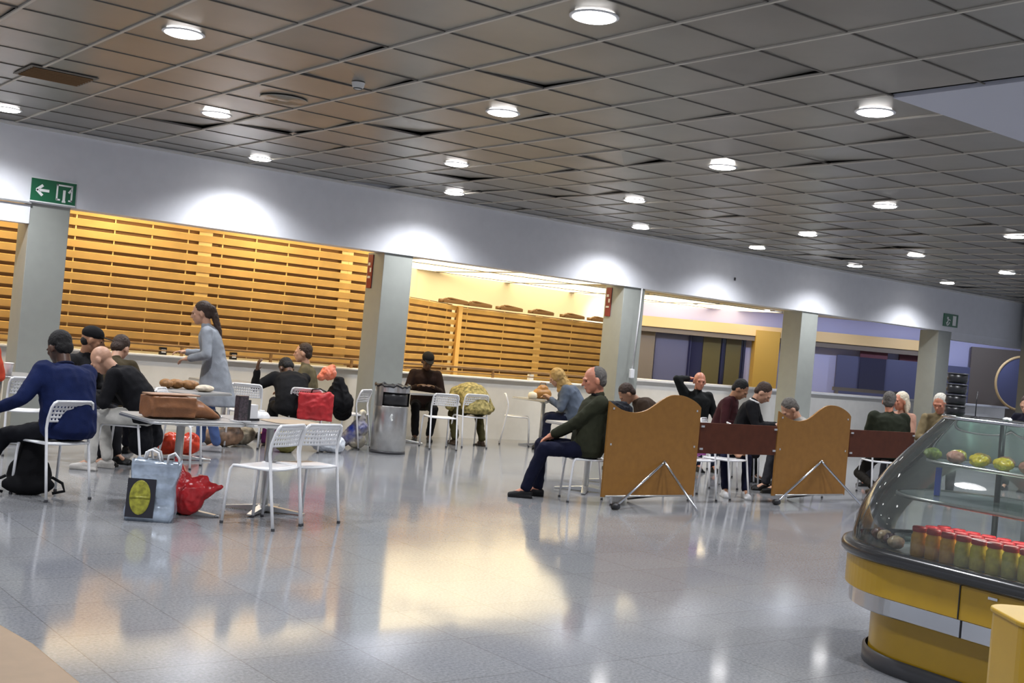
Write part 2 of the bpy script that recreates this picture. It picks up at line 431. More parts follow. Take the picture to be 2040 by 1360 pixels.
G().box((1.56, .28, 1.62), (.05, .06, 1.36)).box((2.88, .28, 1.62), (.05, .06, 1.36)).box((2.22, .28, 2.29), (1.36, .06, .05)).box((2.22, .28, .96), (1.36, .06, .05)).box((2.36, .27, 1.62), (.04, .06, 1.3)).build('window_frame', M['navydoor'], w)
w = bpy.data.objects.new('window_2', None); COL.objects.link(w); w.location = P0; w.rotation_euler = (0, 0, RZ); w['kind'] = 'structure'
G().box((5.95, .17, 1.75), (.62, .04, 1.0)).build('pane', M['navydoor'], w)
G().box((5.95, .16, 2.14), (.66, .03, .26)).build('pane_overlay', M['maroon'], w)
o = G().ell((0, 0, 0), (.05, .05, .05)).build('wall_lamp', emat('lamp glow', (1, .97, .9), 14), None, True); o.location = (24.4, 15.9, 2.38)
tag(o, 'tiny bright round wall lamp beside the maroon panel', 'lamp')
for k in range(8):       # added unseen warm fill lamps behind the fascia, brightening the slats
    o = thing('added_fill_lamp', 'unseen added washer lamp behind the fascia aimed at the louvre screen', 'ceiling light', (1.0+k*2.1, 14.25, 2.86), 0, 'added fill lamps behind the fascia')
    G().tube([(0, 0, 0), (0, .01, -.05)], .012, 8).tube([(0, -.03, -.045), (0, .06, -.10)], .035, 14).build('lamp_head', M['black'], o, True)
    l = bpy.data.lights.new('fill', 'SPOT'); l.energy = 42; l.spot_size = 2.3; l.spot_blend = .8; l.shadow_soft_size = .06; l.color = (1, .78, .45)
    q = bpy.data.objects.new('fill_light', l); COL.objects.link(q); q.parent = o; q.location = (0, .08, -.12); q.rotation_euler = (math.radians(48), 0, 0)
for k in range(6):       # added cool fill lamps, turning the far wall bluish
    sx = -.4+k*1.75; p_ = P0+dv*sx+Vector((dv.y, -dv.x, 0))*1.3
    o = thing('cool_fill_lamp', 'added cool fill lamp near the lilac far wall', 'ceiling light', (p_.x, p_.y, 2.86), RZ, 'added cool fill lamps by the far wall')
    G().lathe([(.0001, -.03), (.05, -.03), (.06, 0)], n=20).build('lamp_head', M['white'], o, True)
    l = bpy.data.lights.new('cool', 'SPOT'); l.energy = 42; l.spot_size = 2.2; l.spot_blend = .9; l.shadow_soft_size = .08; l.color = (.72, .80, 1)
    q = bpy.data.objects.new('cool_light', l); COL.objects.link(q); q.parent = o; q.location = (0, 0, -.06); q.rotation_euler = (math.radians(50), 0, 0)
# round mirror with gilt rim at the far right
o = thing('round_mirror', 'large round gilt rimmed mirror at the far right end', 'mirror', (26.2, 14.55, 1.72), RZ)
g = G(); g.tube([(.62*math.cos(a*PI/24), 0, .62*math.sin(a*PI/24)) for a in range(49)], .03, 8, False); g.build('rim', M['cream'], o, True)
g = G(); g.prism([(.6*math.cos(a*PI/24), .6*math.sin(a*PI/24)) for a in range(48)], 0, .02, lambda x, y, z: (x, z, y)); g.build('mirror_glass', M['bluewall'], o)
o = G().box((0, 0, .05), (.5, .03, .06)).box((-.22, 0, .0), (.02, .02, .1)).box((.22, 0, .0), (.02, .02, .1)).build('low_rail', M['taupe'])
o.scale = (4.5, 1, 1.2); o.location = (21.2, 15.2, 1.19); tag(o, 'dark low rail on the white ledge behind the fourth column', 'railing')

# ------------------------------------------------------------------ downlights
lights = [(3.08, 8.05), (4.48, 5.31), (3.18, 12.97), (4.55, 10.86), (5.93, 8.11), (7.34, 5.40), (6.12, 13.18), (7.42, 10.93), (8.88, 13.07), (8.71, 8.15),
          (10.17, 10.95), (12.32, 13.08), (11.40, 8.14), (13.47, 10.86), (14.82, 12.95), (17.42, 12.95), (15.95, 10.75), (18.43, 10.67), (20.3, 12.95)]
hid = [(.3, 8.0), (1.7, 5.3), (.4, 12.97), (1.75, 10.86), (4.4, 2.5), (1.6, 2.4), (7.2, 2.5), (9.9, 2.6), (10.0, 5.4), (12.8, 5.4), (14.1, 8.1), (16.9, 8.1), (3.0, -.4), (6, -.4)]
def spot(parent, power, size=2.05, blend=.45, rad=.09, col=(.93, .95, 1.0)):
    l = bpy.data.lights.new('spot', 'SPOT'); l.energy = power; l.spot_size = size; l.spot_blend = blend; l.shadow_soft_size = rad; l.color = col
    o = bpy.data.objects.new('lamp_light', l); COL.objects.link(o); o.parent = parent; o.location = (0, 0, -.085); return o
proto = None
where = {0: 'first at upper left of the photo', 1: 'largest one at the top centre right of the photo', 2: 'cut by the left edge of the photo', 3: 'left of centre in the second row',
         4: 'upper centre beside the first tilted panels', 5: 'in front of the white soffit corner', 6: 'nearest the fascia above the long yellow screen', 7: 'centre, just above another lamp by the fascia',
         8: 'touching the fascia above the bin column', 9: 'right of centre amid green tinted panels', 10: 'middle distance before the third column', 11: 'at the fascia left of the conduit column',
         12: 'right, in the row behind the white soffit', 13: 'right, far row towards the fourth column', 14: 'at the fascia, left of the fourth column', 15: 'at the fascia, right of the fourth column',
         16: 'far right, one row out from the fascia', 17: 'farthest right by the photo edge', 18: 'at the fascia above the small exit sign'}
for i, (x, y) in enumerate(lights+hid):
    lab = 'round white recessed downlight, '+where[i] if i in where else 'round white recessed downlight out of view behind the camera side'
    if proto is None:
        proto = thing('downlight', lab, 'ceiling light', (x, y, HC), 0, 'round downlights')
        G().lathe([(.118, -.002), (.148, -.003), (.148, -.008), (.134, -.012), (.118, -.010)], n=40).build('trim_ring', M['white'], proto, True)
        G().lathe([(.0001, -.024), (.07, -.0235), (.11, -.021), (.126, -.015), (.128, -.004)], n=40).build('lens', M['lens'], proto, True)
        r = proto; spot(r, 150)
    else:
        r = dup(proto, lab, (x, y, HC), 0, 'round downlights')
        if y > 12.5:
            for q in r.children:
                if q.type == 'LIGHT':
                    if 'fascia_row' not in bpy.data.lights: d_ = q.data.copy(); d_.name = 'fascia_row'; d_.energy = 175; d_.spot_size = 2.45; d_.spot_blend = 1.0
                    q.data = bpy.data.lights['fascia_row']

# ------------------------------------------------------------------ chairs
def make_chair(label, loc, rz):
    t = thing('cafe_chair', label, 'chair', loc, rz, 'white metal cafe chairs')
    W = M['white']
    for s in (-1, 1):
        pts = [(s*.195, -.225, .0), (s*.192, -.185, .25), (s*.190, -.155, .45), (s*.189, -.138, .56), (s*.188, -.145, .63), (s*.185, -.175, .72), (s*.172, -.187, .755), (s*.15, -.190, .768)]
        G().tube(pts, .0115, 10).build('rear_leg', W, t, True)
        pts = [(s*.20, .225, .0), (s*.195, .205, .30), (s*.19, .195, .41), (s*.183, .175, .438), (s*.17, .14, .44)]
        G().tube(pts, .0115, 10).build('front_leg', W, t, True)
        G().lathe([(.013, 0), (.014, .002), (.014, .018), (.0125, .02)], (s*.195, -.225, 0), 12).build('foot_cap', M['darkgrey'], t)
        G().lathe([(.013, 0), (.014, .002), (.014, .018), (.0125, .02)], (s*.20, .225, 0), 12).build('foot_cap', M['darkgrey'], t)
    # seat: pressed sheet dished slightly, waterfall front
    n = 10; vs = []; fs = []
    for j in range(n+1):
        for i in range(n+1):
            u = i/n*2-1; v = j/n*2-1
            x = u*.190; y = .02+v*.178
            z = .452-.012*(1-u*u)*(1-v*v)-(.022*max(0, v-.75)/.25)-.008*abs(u)**6
            vs.append((x, y, z))
    for j in range(n):
        for i in range(n):
            a = j*(n+1)+i; fs.append([a, a+1, a+n+2, a+n+1])
    o = G().add(vs, fs).build('seat', W, t, True); md = o.modifiers.new('s', 'SOLIDIFY'); md.thickness = .012; md.offset = -1
    # perforated backrest: curved sheet with punched holes
    g = G(); nx, nz = 26, 10; W0 = .178; vs = []; fs = []
    def P(u, w): return (W0*u, -.142-.045*w*w-.022*(1-u*u), .605+.16*w)
    for j in range(nz+1):
        for i in range(nx+1): vs.append(P(i/nx*2-1, j/nz))
    for j in range(nz):
        for i in range(nx):
            if 0 < i < nx-1 and 0 < j < nz-1 and i % 2 == 1 and j % 2 == 1: continue
            a = j*(nx+1)+i; fs.append([a, a+1, a+nx+2, a+nx+1])
    o = g.add(vs, fs).build('backrest', W, t, True); md = o.modifiers.new('s', 'SOLIDIFY'); md.thickness = .006; md.offset = 0
    G().tube([(-.155, -.190, .768), (-.08, -.204, .770), (0, -.209, .770), (.08, -.204, .770), (.155, -.190, .768)], .0105, 10).build('top_rail', W, t, True)
    G().tube([(-.188, -.156, .44), (-.09, -.172, .437), (0, -.176, .436), (.09, -.172, .437), (.188, -.156, .44)], .010, 8).tube([(-.186, .17, .435), (.186, .17, .435)], .009, 8).tube([(-.188, -.155, .438), (-.185, .17, .436)], .009, 8).tube([(.188, -.155, .438), (.185, .17, .436)], .009, 8).build('seat_frame', W, t, True)
    return t
def f(dx, dy): return face_rz(dx, dy)
ch = make_chair('white metal cafe chair standing alone, foremost left of the front pair by the grey tables', (4.07, 8.15, 0), f(-.5, .866))
for lab, x, y, dx, dy in (
    ('white metal cafe chair, right one of the front pair at the grey table end', 4.47, 8.30, -.22, .975),
    ('white metal cafe chair the man in the blue fleece sits on', 2.92, 9.53, -.32, .95),
    ('white metal cafe chair under the man in white trousers', 4.07, 11.13, -.79, .61),
    ('white metal cafe chair beyond the knees of the man in the blue fleece', 2.62, 10.95, .2, .98),
    ('white metal cafe chair with its back below the white cup at the left edge', 3.42, 12.25, .1, .99),
    ('white metal cafe chair turned sideways beside the orange plastic bag', 4.68, 11.45, .79, -.61),
    ('white metal cafe chair with the red bag hanging on its back', 6.98, 13.08, .5, .87),
    ('white metal cafe chair behind the black menu holder, left of the person in black', 6.30, 13.35, .45, .89),
    ('cream white cafe chair tucked behind the black coat beside the bin column', 7.9, 13.55, -.6, .8),
    ('white metal cafe chair with its back to us just right of the steel bin', 9.37, 13.63, .27, .96),
    ('white metal cafe chair under the person bowed in a khaki shawl', 10.15, 14.0, .2, .98),
    ('white metal cafe chair in profile against the parapet left of the handbag table', 11.35, 14.45, .79, -.61),
    ('white metal cafe chair the woman in the headscarf sits on', 11.85, 13.5, -.75, .66),
    ('white metal cafe chair the grey haired man in the olive jacket sits on', 8.10, 9.06, -.88, .47),
    ('white metal cafe chair with a purple bag on its seat behind the left link board', 9.78, 9.2, .15, .99),
    ('white metal cafe chair seen below the left link board beside navy trouser legs', 10.38, 9.25, -.15, .99),
    ('white metal cafe chair whose back shows just above the left link board', 11.1, 10.05, .3, .95),
    ('white metal cafe chair under the bald man with a raised arm', 12.65, 12.0, -.3, -.95),
    ('white metal cafe chair under the man in the maroon sweater', 12.1, 11.0, .5, -.86),
    ('white metal cafe chair under the young man in the black jacket', 11.9, 10.36, .75, -.66),
    ('white metal cafe chair behind the right wavy partition', 11.95, 9.4, -.8, .6),
    ('white metal cafe chair under the man in the dark green jacket', 13.5, 9.35, .5, .86)):
    dup(ch, lab, (x, y, 0), f(dx, dy), 'white metal cafe chairs')

# ------------------------------------------------------------------ tables
def make_table(label, loc, rz, w=.74, top=None):
    t = thing('cafe_table', label, 'table', loc, rz, 'pedestal cafe tables')
    G().prism(rrect(w, w, .07), .712, .735).build('table_top', top or M['tabletop'], t, False, .004)
    G().prism(rrect(w+.012, w+.012, .075), .706, .726).build('edge_band', M['alu'], t, False, .004)
    G().tube([(0, 0, .02), (0, 0, .70)], .032, 16).lathe([(.03, .66), (.10, .70), (.11, .706), (.03, .706)], n=20).build('pedestal', M['alu'], t, True)
    g = G()
    for k in range(4):
        a = k*PI/2+PI/4; c, s = math.cos(a), math.sin(a)
        vs = []
        for r, hw, z in ((.03, .035, .055), (.20, .028, .035), (.34, .022, .018)):
            for sx in (-1, 1): vs.append((r*c-sx*hw*s, r*s+sx*hw*c, z)); 
            for sx in (-1, 1): vs.append((r*c-sx*hw*s, r*s+sx*hw*c, .006))
        g.add(vs, [[0, 1, 5, 4], [4, 5, 9, 8], [2, 6, 7, 3], [6, 10, 11, 7], [0, 4, 6, 2], [4, 8, 10, 6], [1, 3, 7, 5], [5, 7, 11, 9], [8, 9, 11, 10], [0, 2, 3, 1]])
    g.lathe([(.0001, .06), (.045, .058), (.05, .01), (.0001, .006)], n=20)
    g.build('base', M['alu'], t, False, .003)
    return t
tb = make_table('grey topped pedestal table behind the front pair of chairs', (4.36, 8.73, 0), 0)
dup(tb, 'grey topped pedestal table carrying the long brown leather bag', (3.605, 8.73, 0), 0)
dup(tb, 'cafe table with bread and papers in front of the three hunched men', (4.95, 12.0, 0), .5)
dup(tb, 'cafe table at the left edge holding a white cup', (3.42, 13.25, 0), 0)
dup(tb, 'cafe table in front of the person in black, by the parapet', (6.45, 14.3, 0), 0)
dup(tb, 'cafe table before the man in the brown jacket and cap', (9.2, 14.35, 0), .1)
dup(tb, 'cafe table by the parapet with the tan handbag on it', (11.75, 14.3, 0), .2)
dup(tb, 'cafe table directly behind the man in the olive jacket', (8.68, 9.72, 0), 0)
dup(tb, 'cafe table hidden behind the left wavy partition with only its base showing', (9.6, 10.3, 0), 0)
dup(tb, 'cafe table between the partitions in front of the young man in black', (12.7, 9.95, 0), .2)
dup(tb, 'cafe table beyond the couple with its top showing above the right link board', (15.9, 10.5, 0), 0)
# the tan table the photograph is taken from
o = thing('desk_table', 'tan laminate table corner in the lower left foreground', 'table', (.12, 2.35, 0))
g = G(); pr = [(.66, -1.2)]+[( .70, -.6), (.705, 0), (.70, .35), (.66, .66)]+arc((.56, .72), .1, .2, PI/2, 5)+[(.3, .85), (-.9, .9), (-.95, -1.2)]
g.prism(pr, .722, .75).build('table_top', M['desk'], o, False, .006)
G().tube([(-.1, -.1, .02), (-.1, -.1, .72)], .035, 16).build('pedestal', M['alu'], o, True)
G().lathe([(.0001, .03), (.04, .028), (.30, .012), (.31, 0), (.0001, 0)], (-.1, -.1, 0), 32).build('base', M['alu'], o, True)

# ------------------------------------------------------------------ steel bin
o = thing('litter_bin', 'tall round brushed steel litter bin standing beside the second column', 'bin', (8.17, 13.02, 0), 0)
G().lathe([(.215, .03), (.225, .04), (.225, .60), (.22, .61)], n=40).build('body', M['steel'], o, True)
G().lathe([(.225, 0), (.232, .005), (.232, .03), (.215, .04)], n=40).build('base_ring', M['darkgrey'], o, True)
g = G(); ns = 40
for k in range(ns):
    a0 = 2*PI*k/ns; a1 = 2*PI*(k+1)/ns
    inside = (3.6 < (a0+.08) < 5.6)
    z0, z1 = (.745, .745) if inside else (.60, .745)
    R_ = .225
    g.add([(R_*math.cos(a0), R_*math.sin(a0), .60), (R_*math.cos(a1), R_*math.sin(a1), .60), (R_*math.cos(a1), R_*math.sin(a1), .86), (R_*math.cos(a0), R_*math.sin(a0), .86)] if not inside else
          [(R_*math.cos(a0), R_*math.sin(a0), .785), (R_*math.cos(a1), R_*math.sin(a1), .785), (R_*math.cos(a1), R_*math.sin(a1), .86), (R_*math.cos(a0), R_*math.sin(a0), .86)], [[0, 1, 2, 3]])
g.build('upper_shell', M['steel'], o, True)
G().lathe([(.0001, .58), (.205, .58), (.205, .82), (.0001, .82)], n=32).build('opening', M['black'], o, True)
g = G()
for k in range(36):
    a = 2*PI*k/36
g.tube([(.222*math.cos(2*PI*k/36), .222*math.sin(2*PI*k/36), .865+.012*math.sin(k*2.3)+.01*math.sin(k*5.1)) for k in range(37)], .016, 8, False)
g.lathe([(.222, .86), (.19, .875), (.12, .84), (.0001, .80)], n=36)
g.build('bin_liner', M['black'], o, True)
g = G(); a = -2.05
cx, cy = .228*math.cos(a), .228*math.sin(a)
g.ell((cx, cy, .50), (.016, .004, .016)); g.box((cx, cy, .455), (.02, .012, .06), (0, 0, a)); g.box((cx+.012, cy, .44), (.04, .012, .012), (0, .5, a)); g.tube([(cx+.035*math.cos(t)*math.sin(-a), cy+.035*math.cos(t)*math.cos(a)*-1, .47+.035*math.sin(t)) for t in [i*PI/8 for i in range(17)]], .003, 6)
g.build('tidy_symbol', M['signwhite'], o)

# ------------------------------------------------------------------ partitions
def wave_panel(name, label, x0, foot_l, foot_r, apex):
    t = thing(name, label, 'partition', (x0, 8.76, 0))
    pts = [(0, .09), (1.32, .09)]
    key = [(1.32, 1.035), (1.27, 1.075), (1.18, 1.115), (1.07, 1.145), (.96, 1.155), (.85, 1.145), (.74, 1.10), (.62, 1.03), (.52, .98), (.42, .955), (.32, .95), (.2, .965), (.1, 1.0), (0, 1.05)]
    out = []
    for i in range(len(key)-1):
        p0 = key[max(i-1, 0)]; p1 = key[i]; p2 = key[i+1]; p3 = key[min(i+2, len(key)-1)]
        for q in range(4):
            s = q/4; out.append(tuple(.5*((2*p1[c])+(-p0[c]+p2[c])*s+(2*p0[c]-5*p1[c]+4*p2[c]-p3[c])*s*s+(-p0[c]+3*p1[c]-3*p2[c]+p3[c])*s**3) for c in (0, 1)))
    out.append(key[-1])
    G().prism(pts+out, -.012, .012, lambda x, y, z: (x, z, y)).build('panel', M['orangewood'], t, False, .003)
    A = Vector(apex)
    for ft in (foot_l, foot_r):
        F = Vector(ft); G().tube([A, A*.94+F*.06+Vector((0, 0, -.005)), F+Vector((0, 0, .03)), F+Vector((0, 0, .018))], .014, 10).build('leg', M['chrome'], t, True)
    G().tube([(.04, -.02, .10), (1.28, -.02, .10)], .009, 8).build('bottom_rail', M['alu'], t, True)
    F = Vector(foot_l); G().tube([F+Vector((-.03, 0, .035)), F+Vector((.04, 0, .035))], .032, 14).build('caster', M['black'], t, True)
    G().tube([(.62, .02, .10), (.66, .30, .02), (.86, .02, .10)], .011, 8).build('rear_strut', M['darkgrey'], t, True)
    for sx in (.06, 1.26): G().box((sx, 0, .98 if sx < 1 else 1.0), (.02, .03, .02)).box((sx, 0, .62), (.02, .03, .02)).build('clip', M['alu'], t)
    return t
wave_panel('wave_partition', 'left orange-brown partition with a wavy top on chrome A-shaped legs', 8.04, (-.02, -.24, 0), (.86, -.50, 0), (.82, -.03, .46))
wave_panel('wave_partition', 'right orange-brown partition with a wavy top, nearer the pastry case', 10.64, (-.03, -.10, 0), (1.24, -.30, 0), (.80, -.03, .50))
for lab, x0, x1 in (('dark red-brown board linking the two wavy partitions', 9.375, 10.625), ('dark red-brown board running from the right partition behind the pastry case', 11.975, 13.30)):
    o = thing('link_board', lab, 'partition', ((x0+x1)/2, 8.76, 0))
    G().box((0, 0, .715), (x1-x0, .02, .33)).build('board', M['redwood'], o, False, .003)
    for s in (-1, 1):
        for z in (.60, .84): G().box((s*((x1-x0)/2-.03), -.014, z), (.05, .01, .02)).build('clamp', M['alu'], o)
if 0:
  o = thing('wave_partition', 'far end panel closing the right link board behind the pastry case', 'partition', (13.32, 8.76, 0))
pass #('panel', M['orangewood'], o, False, .003)


# ------------------------------------------------------------------ pastry case
RZC = math.atan2(-.995, -.1)
pc = thing('pastry_case', 'curved glass pastry display counter with mustard yellow base at lower right', 'display case', (5.86, 3.45, 0), RZC)
LC = 2.7
def plan(R, n=48, L=LC, close=True):
    """outline: front long side at -Y, round end towards -X, back side at +Y"""
    p = [(L, -R), (L*.66, -R), (L*.33, -R)]+[(R*math.cos(a), R*math.sin(a)) for a in [-PI/2-PI*i/n for i in range(n+1)]]+[(L*.33, R), (L*.66, R), (L, R)]
    return p
def wall_band(prof, name, m, parent=pc, smooth=True, L=LC):
    """sweeps a (radius, z) profile round the plan"""
    vs = []; fs = []; k = len(prof); rings = [plan(r, L=L) for r, z in prof]; n = len(rings[0])
    for i in range(n):
        for j in range(k): vs.append((rings[j][i][0], rings[j][i][1], prof[j][1]))
    for i in range(n-1):
        for j in range(k-1):
            a = i*k+j; fs.append([a, a+k, a+k+1, a+1])
    return G().add(vs, fs).build(name, m, parent, smooth)
wall_band([(.51, 0), (.515, .004), (.515, .075), (.50, .085)], 'toe_kick', M['darkgrey'])
wall_band([(.485, .07), (.485, .34)], 'lower_panel', M['yellow'])
wall_band([(.49, .318), (.60, .312), (.608, .318), (.608, .400), (.60, .406)], 'chrome_band', M['chrome'], smooth=False)
wall_band([(.60, .403), (.628, .405), (.634, .41), (.634, .575), (.62, .58)], 'upper_panel', M['yellow'], smooth=False)
wall_band([(.62, .572), (.65, .572), (.668, .590), (.672, .615), (.662, .638), (.640, .648), (.60, .648), (.58, .63)], 'bumper_rail', M['deckrail'])
G().prism(plan(.60), .60, .625).build('deck', M['steel'], pc)
for x in (.42, 1.35, 2.2):
    G().box((x, -.636, .49), (.006, .006, .165)).box((x, -.610, .36), (.006, .006, .085)).build('panel_seam', M['black'], pc)
G().box((.60, -.637, .545), (.05, .008, .012)).build('panel_lock', M['chrome'], pc)
G().box((.9, .485, .85), (1.9, .02, .45)).build('rear_panel', M['steel'], pc)
# curved glass canopy
prof = [(.615, .645), (.612, .70), (.595, .78), (.565, .86), (.52, .95), (.46, 1.04), (.39, 1.125), (.315, 1.21), (.25, 1.28), (.20, 1.335)]
wall_band(prof, 'glass_canopy', M['glass'])
wall_band([(.205, 1.328), (.215, 1.34), (.205, 1.352), (.19, 1.345)], 'canopy_edge', M['chrome'])
G().prism(plan(.20), 1.338, 1.346).build('top_panel', M['shelfglass'], pc)
for z, r in ((.90, .40), (1.09, .26)):
    G().prism(plan(r, L=LC-.05), z, z+.010).build('glass_shelf', M['shelfglass'], pc)
    wall_band([(r+.002, z-.004), (r+.010, z), (r+.010, z+.012), (r+.002, z+.016)], 'shelf_edge', M['alu'], L=LC-.05)
g = G()
for x in (.05, 1.2): g.tube([(x, .1, .62), (x, .1, 1.335)], .016, 10)
g.build('shelf_post', M['darkgrey'], pc, True)
o = G().box((.9, -.30, .892), (1.7, .02, .012)).build('case_fill', emat('added case glow', (1, .96, .88), 16), pc)  # added glowing strip under the lower shelf, to brighten the jars
# food inside
def pcw(x, y, z):      # case local to world
    c, s = math.cos(RZC), math.sin(RZC); return (5.86+x*c-y*s, 3.45+x*s+y*c, z)
juice = [mat('orange yellow preserve', (.95, .45, .06), .3, var=.2, scale=30), mat('yellow preserve', (.95, .72, .10), .3, var=.2, scale=30), mat('olive yellow preserve', (.75, .66, .14), .3, var=.2, scale=30)]
jp = [None]*3; redlid = mat('red lid', (.60, .03, .04), .35)
jn = 0
for row in range(3):
    for k in range(13):
        x = .02+k*.088; y = -.46+row*.095
        kind = 0 if k < 3 else (1 if (k+row) % 3 else 2)
        lab = 'small jar of %s preserve with a red lid inside the pastry case' % ('orange', 'yellow', 'olive yellow')[kind]
        grp = 'red lidded %s jars in the pastry case' % ('orange', 'yellow', 'olive')[kind]
        if jp[kind] is None:
            t = thing('preserve_jar', lab, 'jar', pcw(x, y, .626), random.random(), grp)
            G().lathe([(.0001, 0), (.034, 0), (.038, .006), (.038, .105), (.03, .122), (.03, .128), (.0001, .128)], n=20).build('jar_body', juice[kind], t, True)
            G().lathe([(.0001, .152), (.032, .152), (.036, .148), (.036, .126), (.030, .124)], n=20).build('lid', redlid, t, True); jp[kind] = t
        else: dup(jp[kind], lab, pcw(x, y, .626), random.random(), grp)
def lump(name, label, cat, loc, rad, m, group=None, wr=.012, vox=.006):
    g = G(); g.ell((0, 0, rad[2]), rad)
    for k in range(4): g.ell((random.uniform(-.5, .5)*rad[0], random.uniform(-.5, .5)*rad[1], rad[2]*random.uniform(.9, 1.3)), [q*random.uniform(.35, .6) for q in rad])
    o = g.blob(name, m, None, vox, wr, max(rad)*.6); o.location = loc; o.rotation_euler = (0, 0, random.random()*6)
    return tag(o, label, cat, group)
pastry = [mat('golden pastry', (.52, .30, .05), .5, var=.3, scale=30), mat('yellow fruit glaze', (.70, .55, .03), .3, var=.25, scale=25), mat('pink brown meat', (.42, .20, .14), .5, var=.3, scale=30), mat('leafy green', (.25, .33, .06), .5, var=.3, scale=30)]
nm = ['golden pastry', 'yellow filled pastry', 'pinkish ham roll', 'green leafy roll']
for k in range(14):
    kd = (3, 1, 2, 0, 1, 2, 1, 3, 2, 1, 0, 2, 1, 3)[k]
    lump('filled_pastry', '%s on the top glass shelf of the pastry case' % nm[kd], 'pastry', pcw(-.17+k*.072, -.17+.115*(k % 2), 1.102), (.052, .046, .032), pastry[kd], 'pastries on the top shelf: %s' % nm[kd], .012)
for k in range(5):
    lump('filled_pastry', 'pinkish ham roll on the lower glass shelf of the pastry case', 'pastry', pcw(.55+k*.14, -.24+.05*(k % 2), .912), (.05, .04, .025), pastry[2], 'ham rolls on the lower shelf', .006)
for k in range(3):
    lump('fruit_pack', 'pale green fruit beside the jars on the case deck', 'fruit', pcw(1.12+k*.13, -.46, .626), (.055, .05, .045), mat('pale green fruit', (.50, .52, .22), .4, var=.15), 'pale green fruit on the deck', .002)
for k in range(4):
    lump('wrapped_sweets', 'small packet of dark and silver wrapped sweets at the round end of the case', 'sweets', pcw(-.42+.085*k, -.24-.055*k, .626), (.045, .035, .035), [mat('brown wrap', (.10, .05, .06), .3, var=.5, scale=40), mat('cream wrap', (.6, .45, .3), .3, var=.3, scale=40)][k % 2], 'wrapped sweets at the round end', .008)
o = thing('sweets_tray', 'small clear tray holding sweets at the round end of the pastry case', 'tray', pcw(-.34, -.02, .626))
G().lathe([(.0001, 0), (.10, 0), (.125, .03), (.12, .03), (.098, .004), (.0001, .004)], n=28).build('tray', M['shelfglass'], o, True)
o = thing('blue_carton', 'blue and white carton standing on the lower glass shelf', 'carton', pcw(-.16, -.12, .912), .5)
G().box((0, 0, .075), (.06, .03, .15)).build('carton', mat('blue carton', (.02, .06, .40), .4), o, False, .003); G().box((.034, 0, .075), (.012, .032, .14)).build('white_side', M['white'], o)
# things on top of the case
t = None
for k in range(4):
    z = 1.347+k*.058
    if t is None:
        t = thing('black_cup', 'black cup with a pale rim stacked on the pastry case top', 'cup', pcw(-.14, -.06, z), 0, 'stack of black cups on the case'); c0 = t
        G().lathe([(.0001, 0), (.046, 0), (.054, .02), (.050, .056), (.0001, .055)], n=24).build('cup_body', M['black'], t, True)
        G().lathe([(.050, .048), (.056, .050), (.054, .056), (.049, .054)], n=24).build('rim', M['darkgrey'], t, True)
    else: dup(c0, 'black cup with a pale rim stacked on the pastry case top', pcw(-.14, -.06, z), 0, 'stack of black cups on the case')
o = thing('price_stand', 'thin black price stand on the glass top of the pastry case', 'stand', pcw(.02, -.10, 1.347))
G().lathe([(.0001, .012), (.02, .010), (.028, 0), (.0001, 0)], n=20).tube([(0, 0, .01), (0, 0, .14)], .003, 6).build('stem', M['black'], o, True)
lump('tissue_wad', 'crumpled white tissue lying on the pastry case top', 'tissue', pcw(.17, -.04, 1.347), (.035, .02, .010), M['white'])
# yellow counter in the corner
o = thing('yellow_counter', 'plain mustard yellow counter unit cut by the lower right corner', 'counter', (4.60, 2.22, 0), f(.61, .79))
G().prism(rrect(.60, .40, .09), .05, .63).build('body', M['yellow'], o, False, .004)
G().prism(rrect(.62, .42, .10), .63, .65).build('counter_top', M['yellow'], o, False, .006)
G().prism(rrect(.56, .36, .08), .0, .05).build('plinth', M['darkgrey'], o)

# ------------------------------------------------------------------ signs, conduit
def sign(name, label, x0, x1, z0, z1):
    t = thing(name, label, 'sign', ((x0+x1)/2, YF-.012, (z0+z1)/2)); w = x1-x0; h = z1-z0
    G().box((0, .002, 0), (w, .016, h)).build('sign_board', M['signgreen'], t)
    return t, w, h
FX = lambda x, y, z: (x, z, y)
t, w, h = sign('exit_sign', 'green exit sign with a white arrow pointing left, above the first column', 3.71, 4.20, 2.645, 2.895)
G().box((0, 0, h/2+.004), (w+.01, .018, .008)).box((0, 0, -h/2-.004), (w+.01, .018, .012)).build('sign_rim', M['signwhite'], t)
G().box((-.105, -.009, .0), (.11, .004, .030)).box((-.155, -.009, .028), (.09, .004, .030), (0, -.72, 0)).box((-.155, -.009, -.028), (.09, .004, .030), (0, .72, 0)).build('arrow', M['signwhite'], t)
G().box((.115, -.009, .085), (.17, .004, .018)).box((.036, -.009, .005), (.018, .004, .175)).box((.198, -.009, .005), (.018, .004, .175)).box((.052, -.009, -.078), (.045, .004, .018)).box((.185, -.009, -.078), (.04, .004, .018)).box((.115, -.009, -.025), (.028, .004, .12)).box((.115, -.009, -.095), (.04, .004, .02)).box((.178, -.009, .03), (.022, .004, .05), (0, .6, 0)).build('door_symbol', M['signwhite'], t)
t, w, h = sign('exit_sign', 'small green running man exit sign above the fifth column', 21.62, 22.13, 2.72, 2.98)
G().box((.12, -.009, 0), (.12, .004, .20)).box((-.12, -.009, .04), (.05, .004, .05)).box((-.11, -.009, -.02), (.03, .004, .09), (0, .4, 0)).box((-.14, -.009, -.08), (.025, .004, .08), (0, -.6, 0)).box((-.07, -.009, -.07), (.025, .004, .08), (0, .7, 0)).box((-.06, -.009, .01), (.08, .004, .02), (0, .3, 0)).build('running_man', M['signwhite'], t)
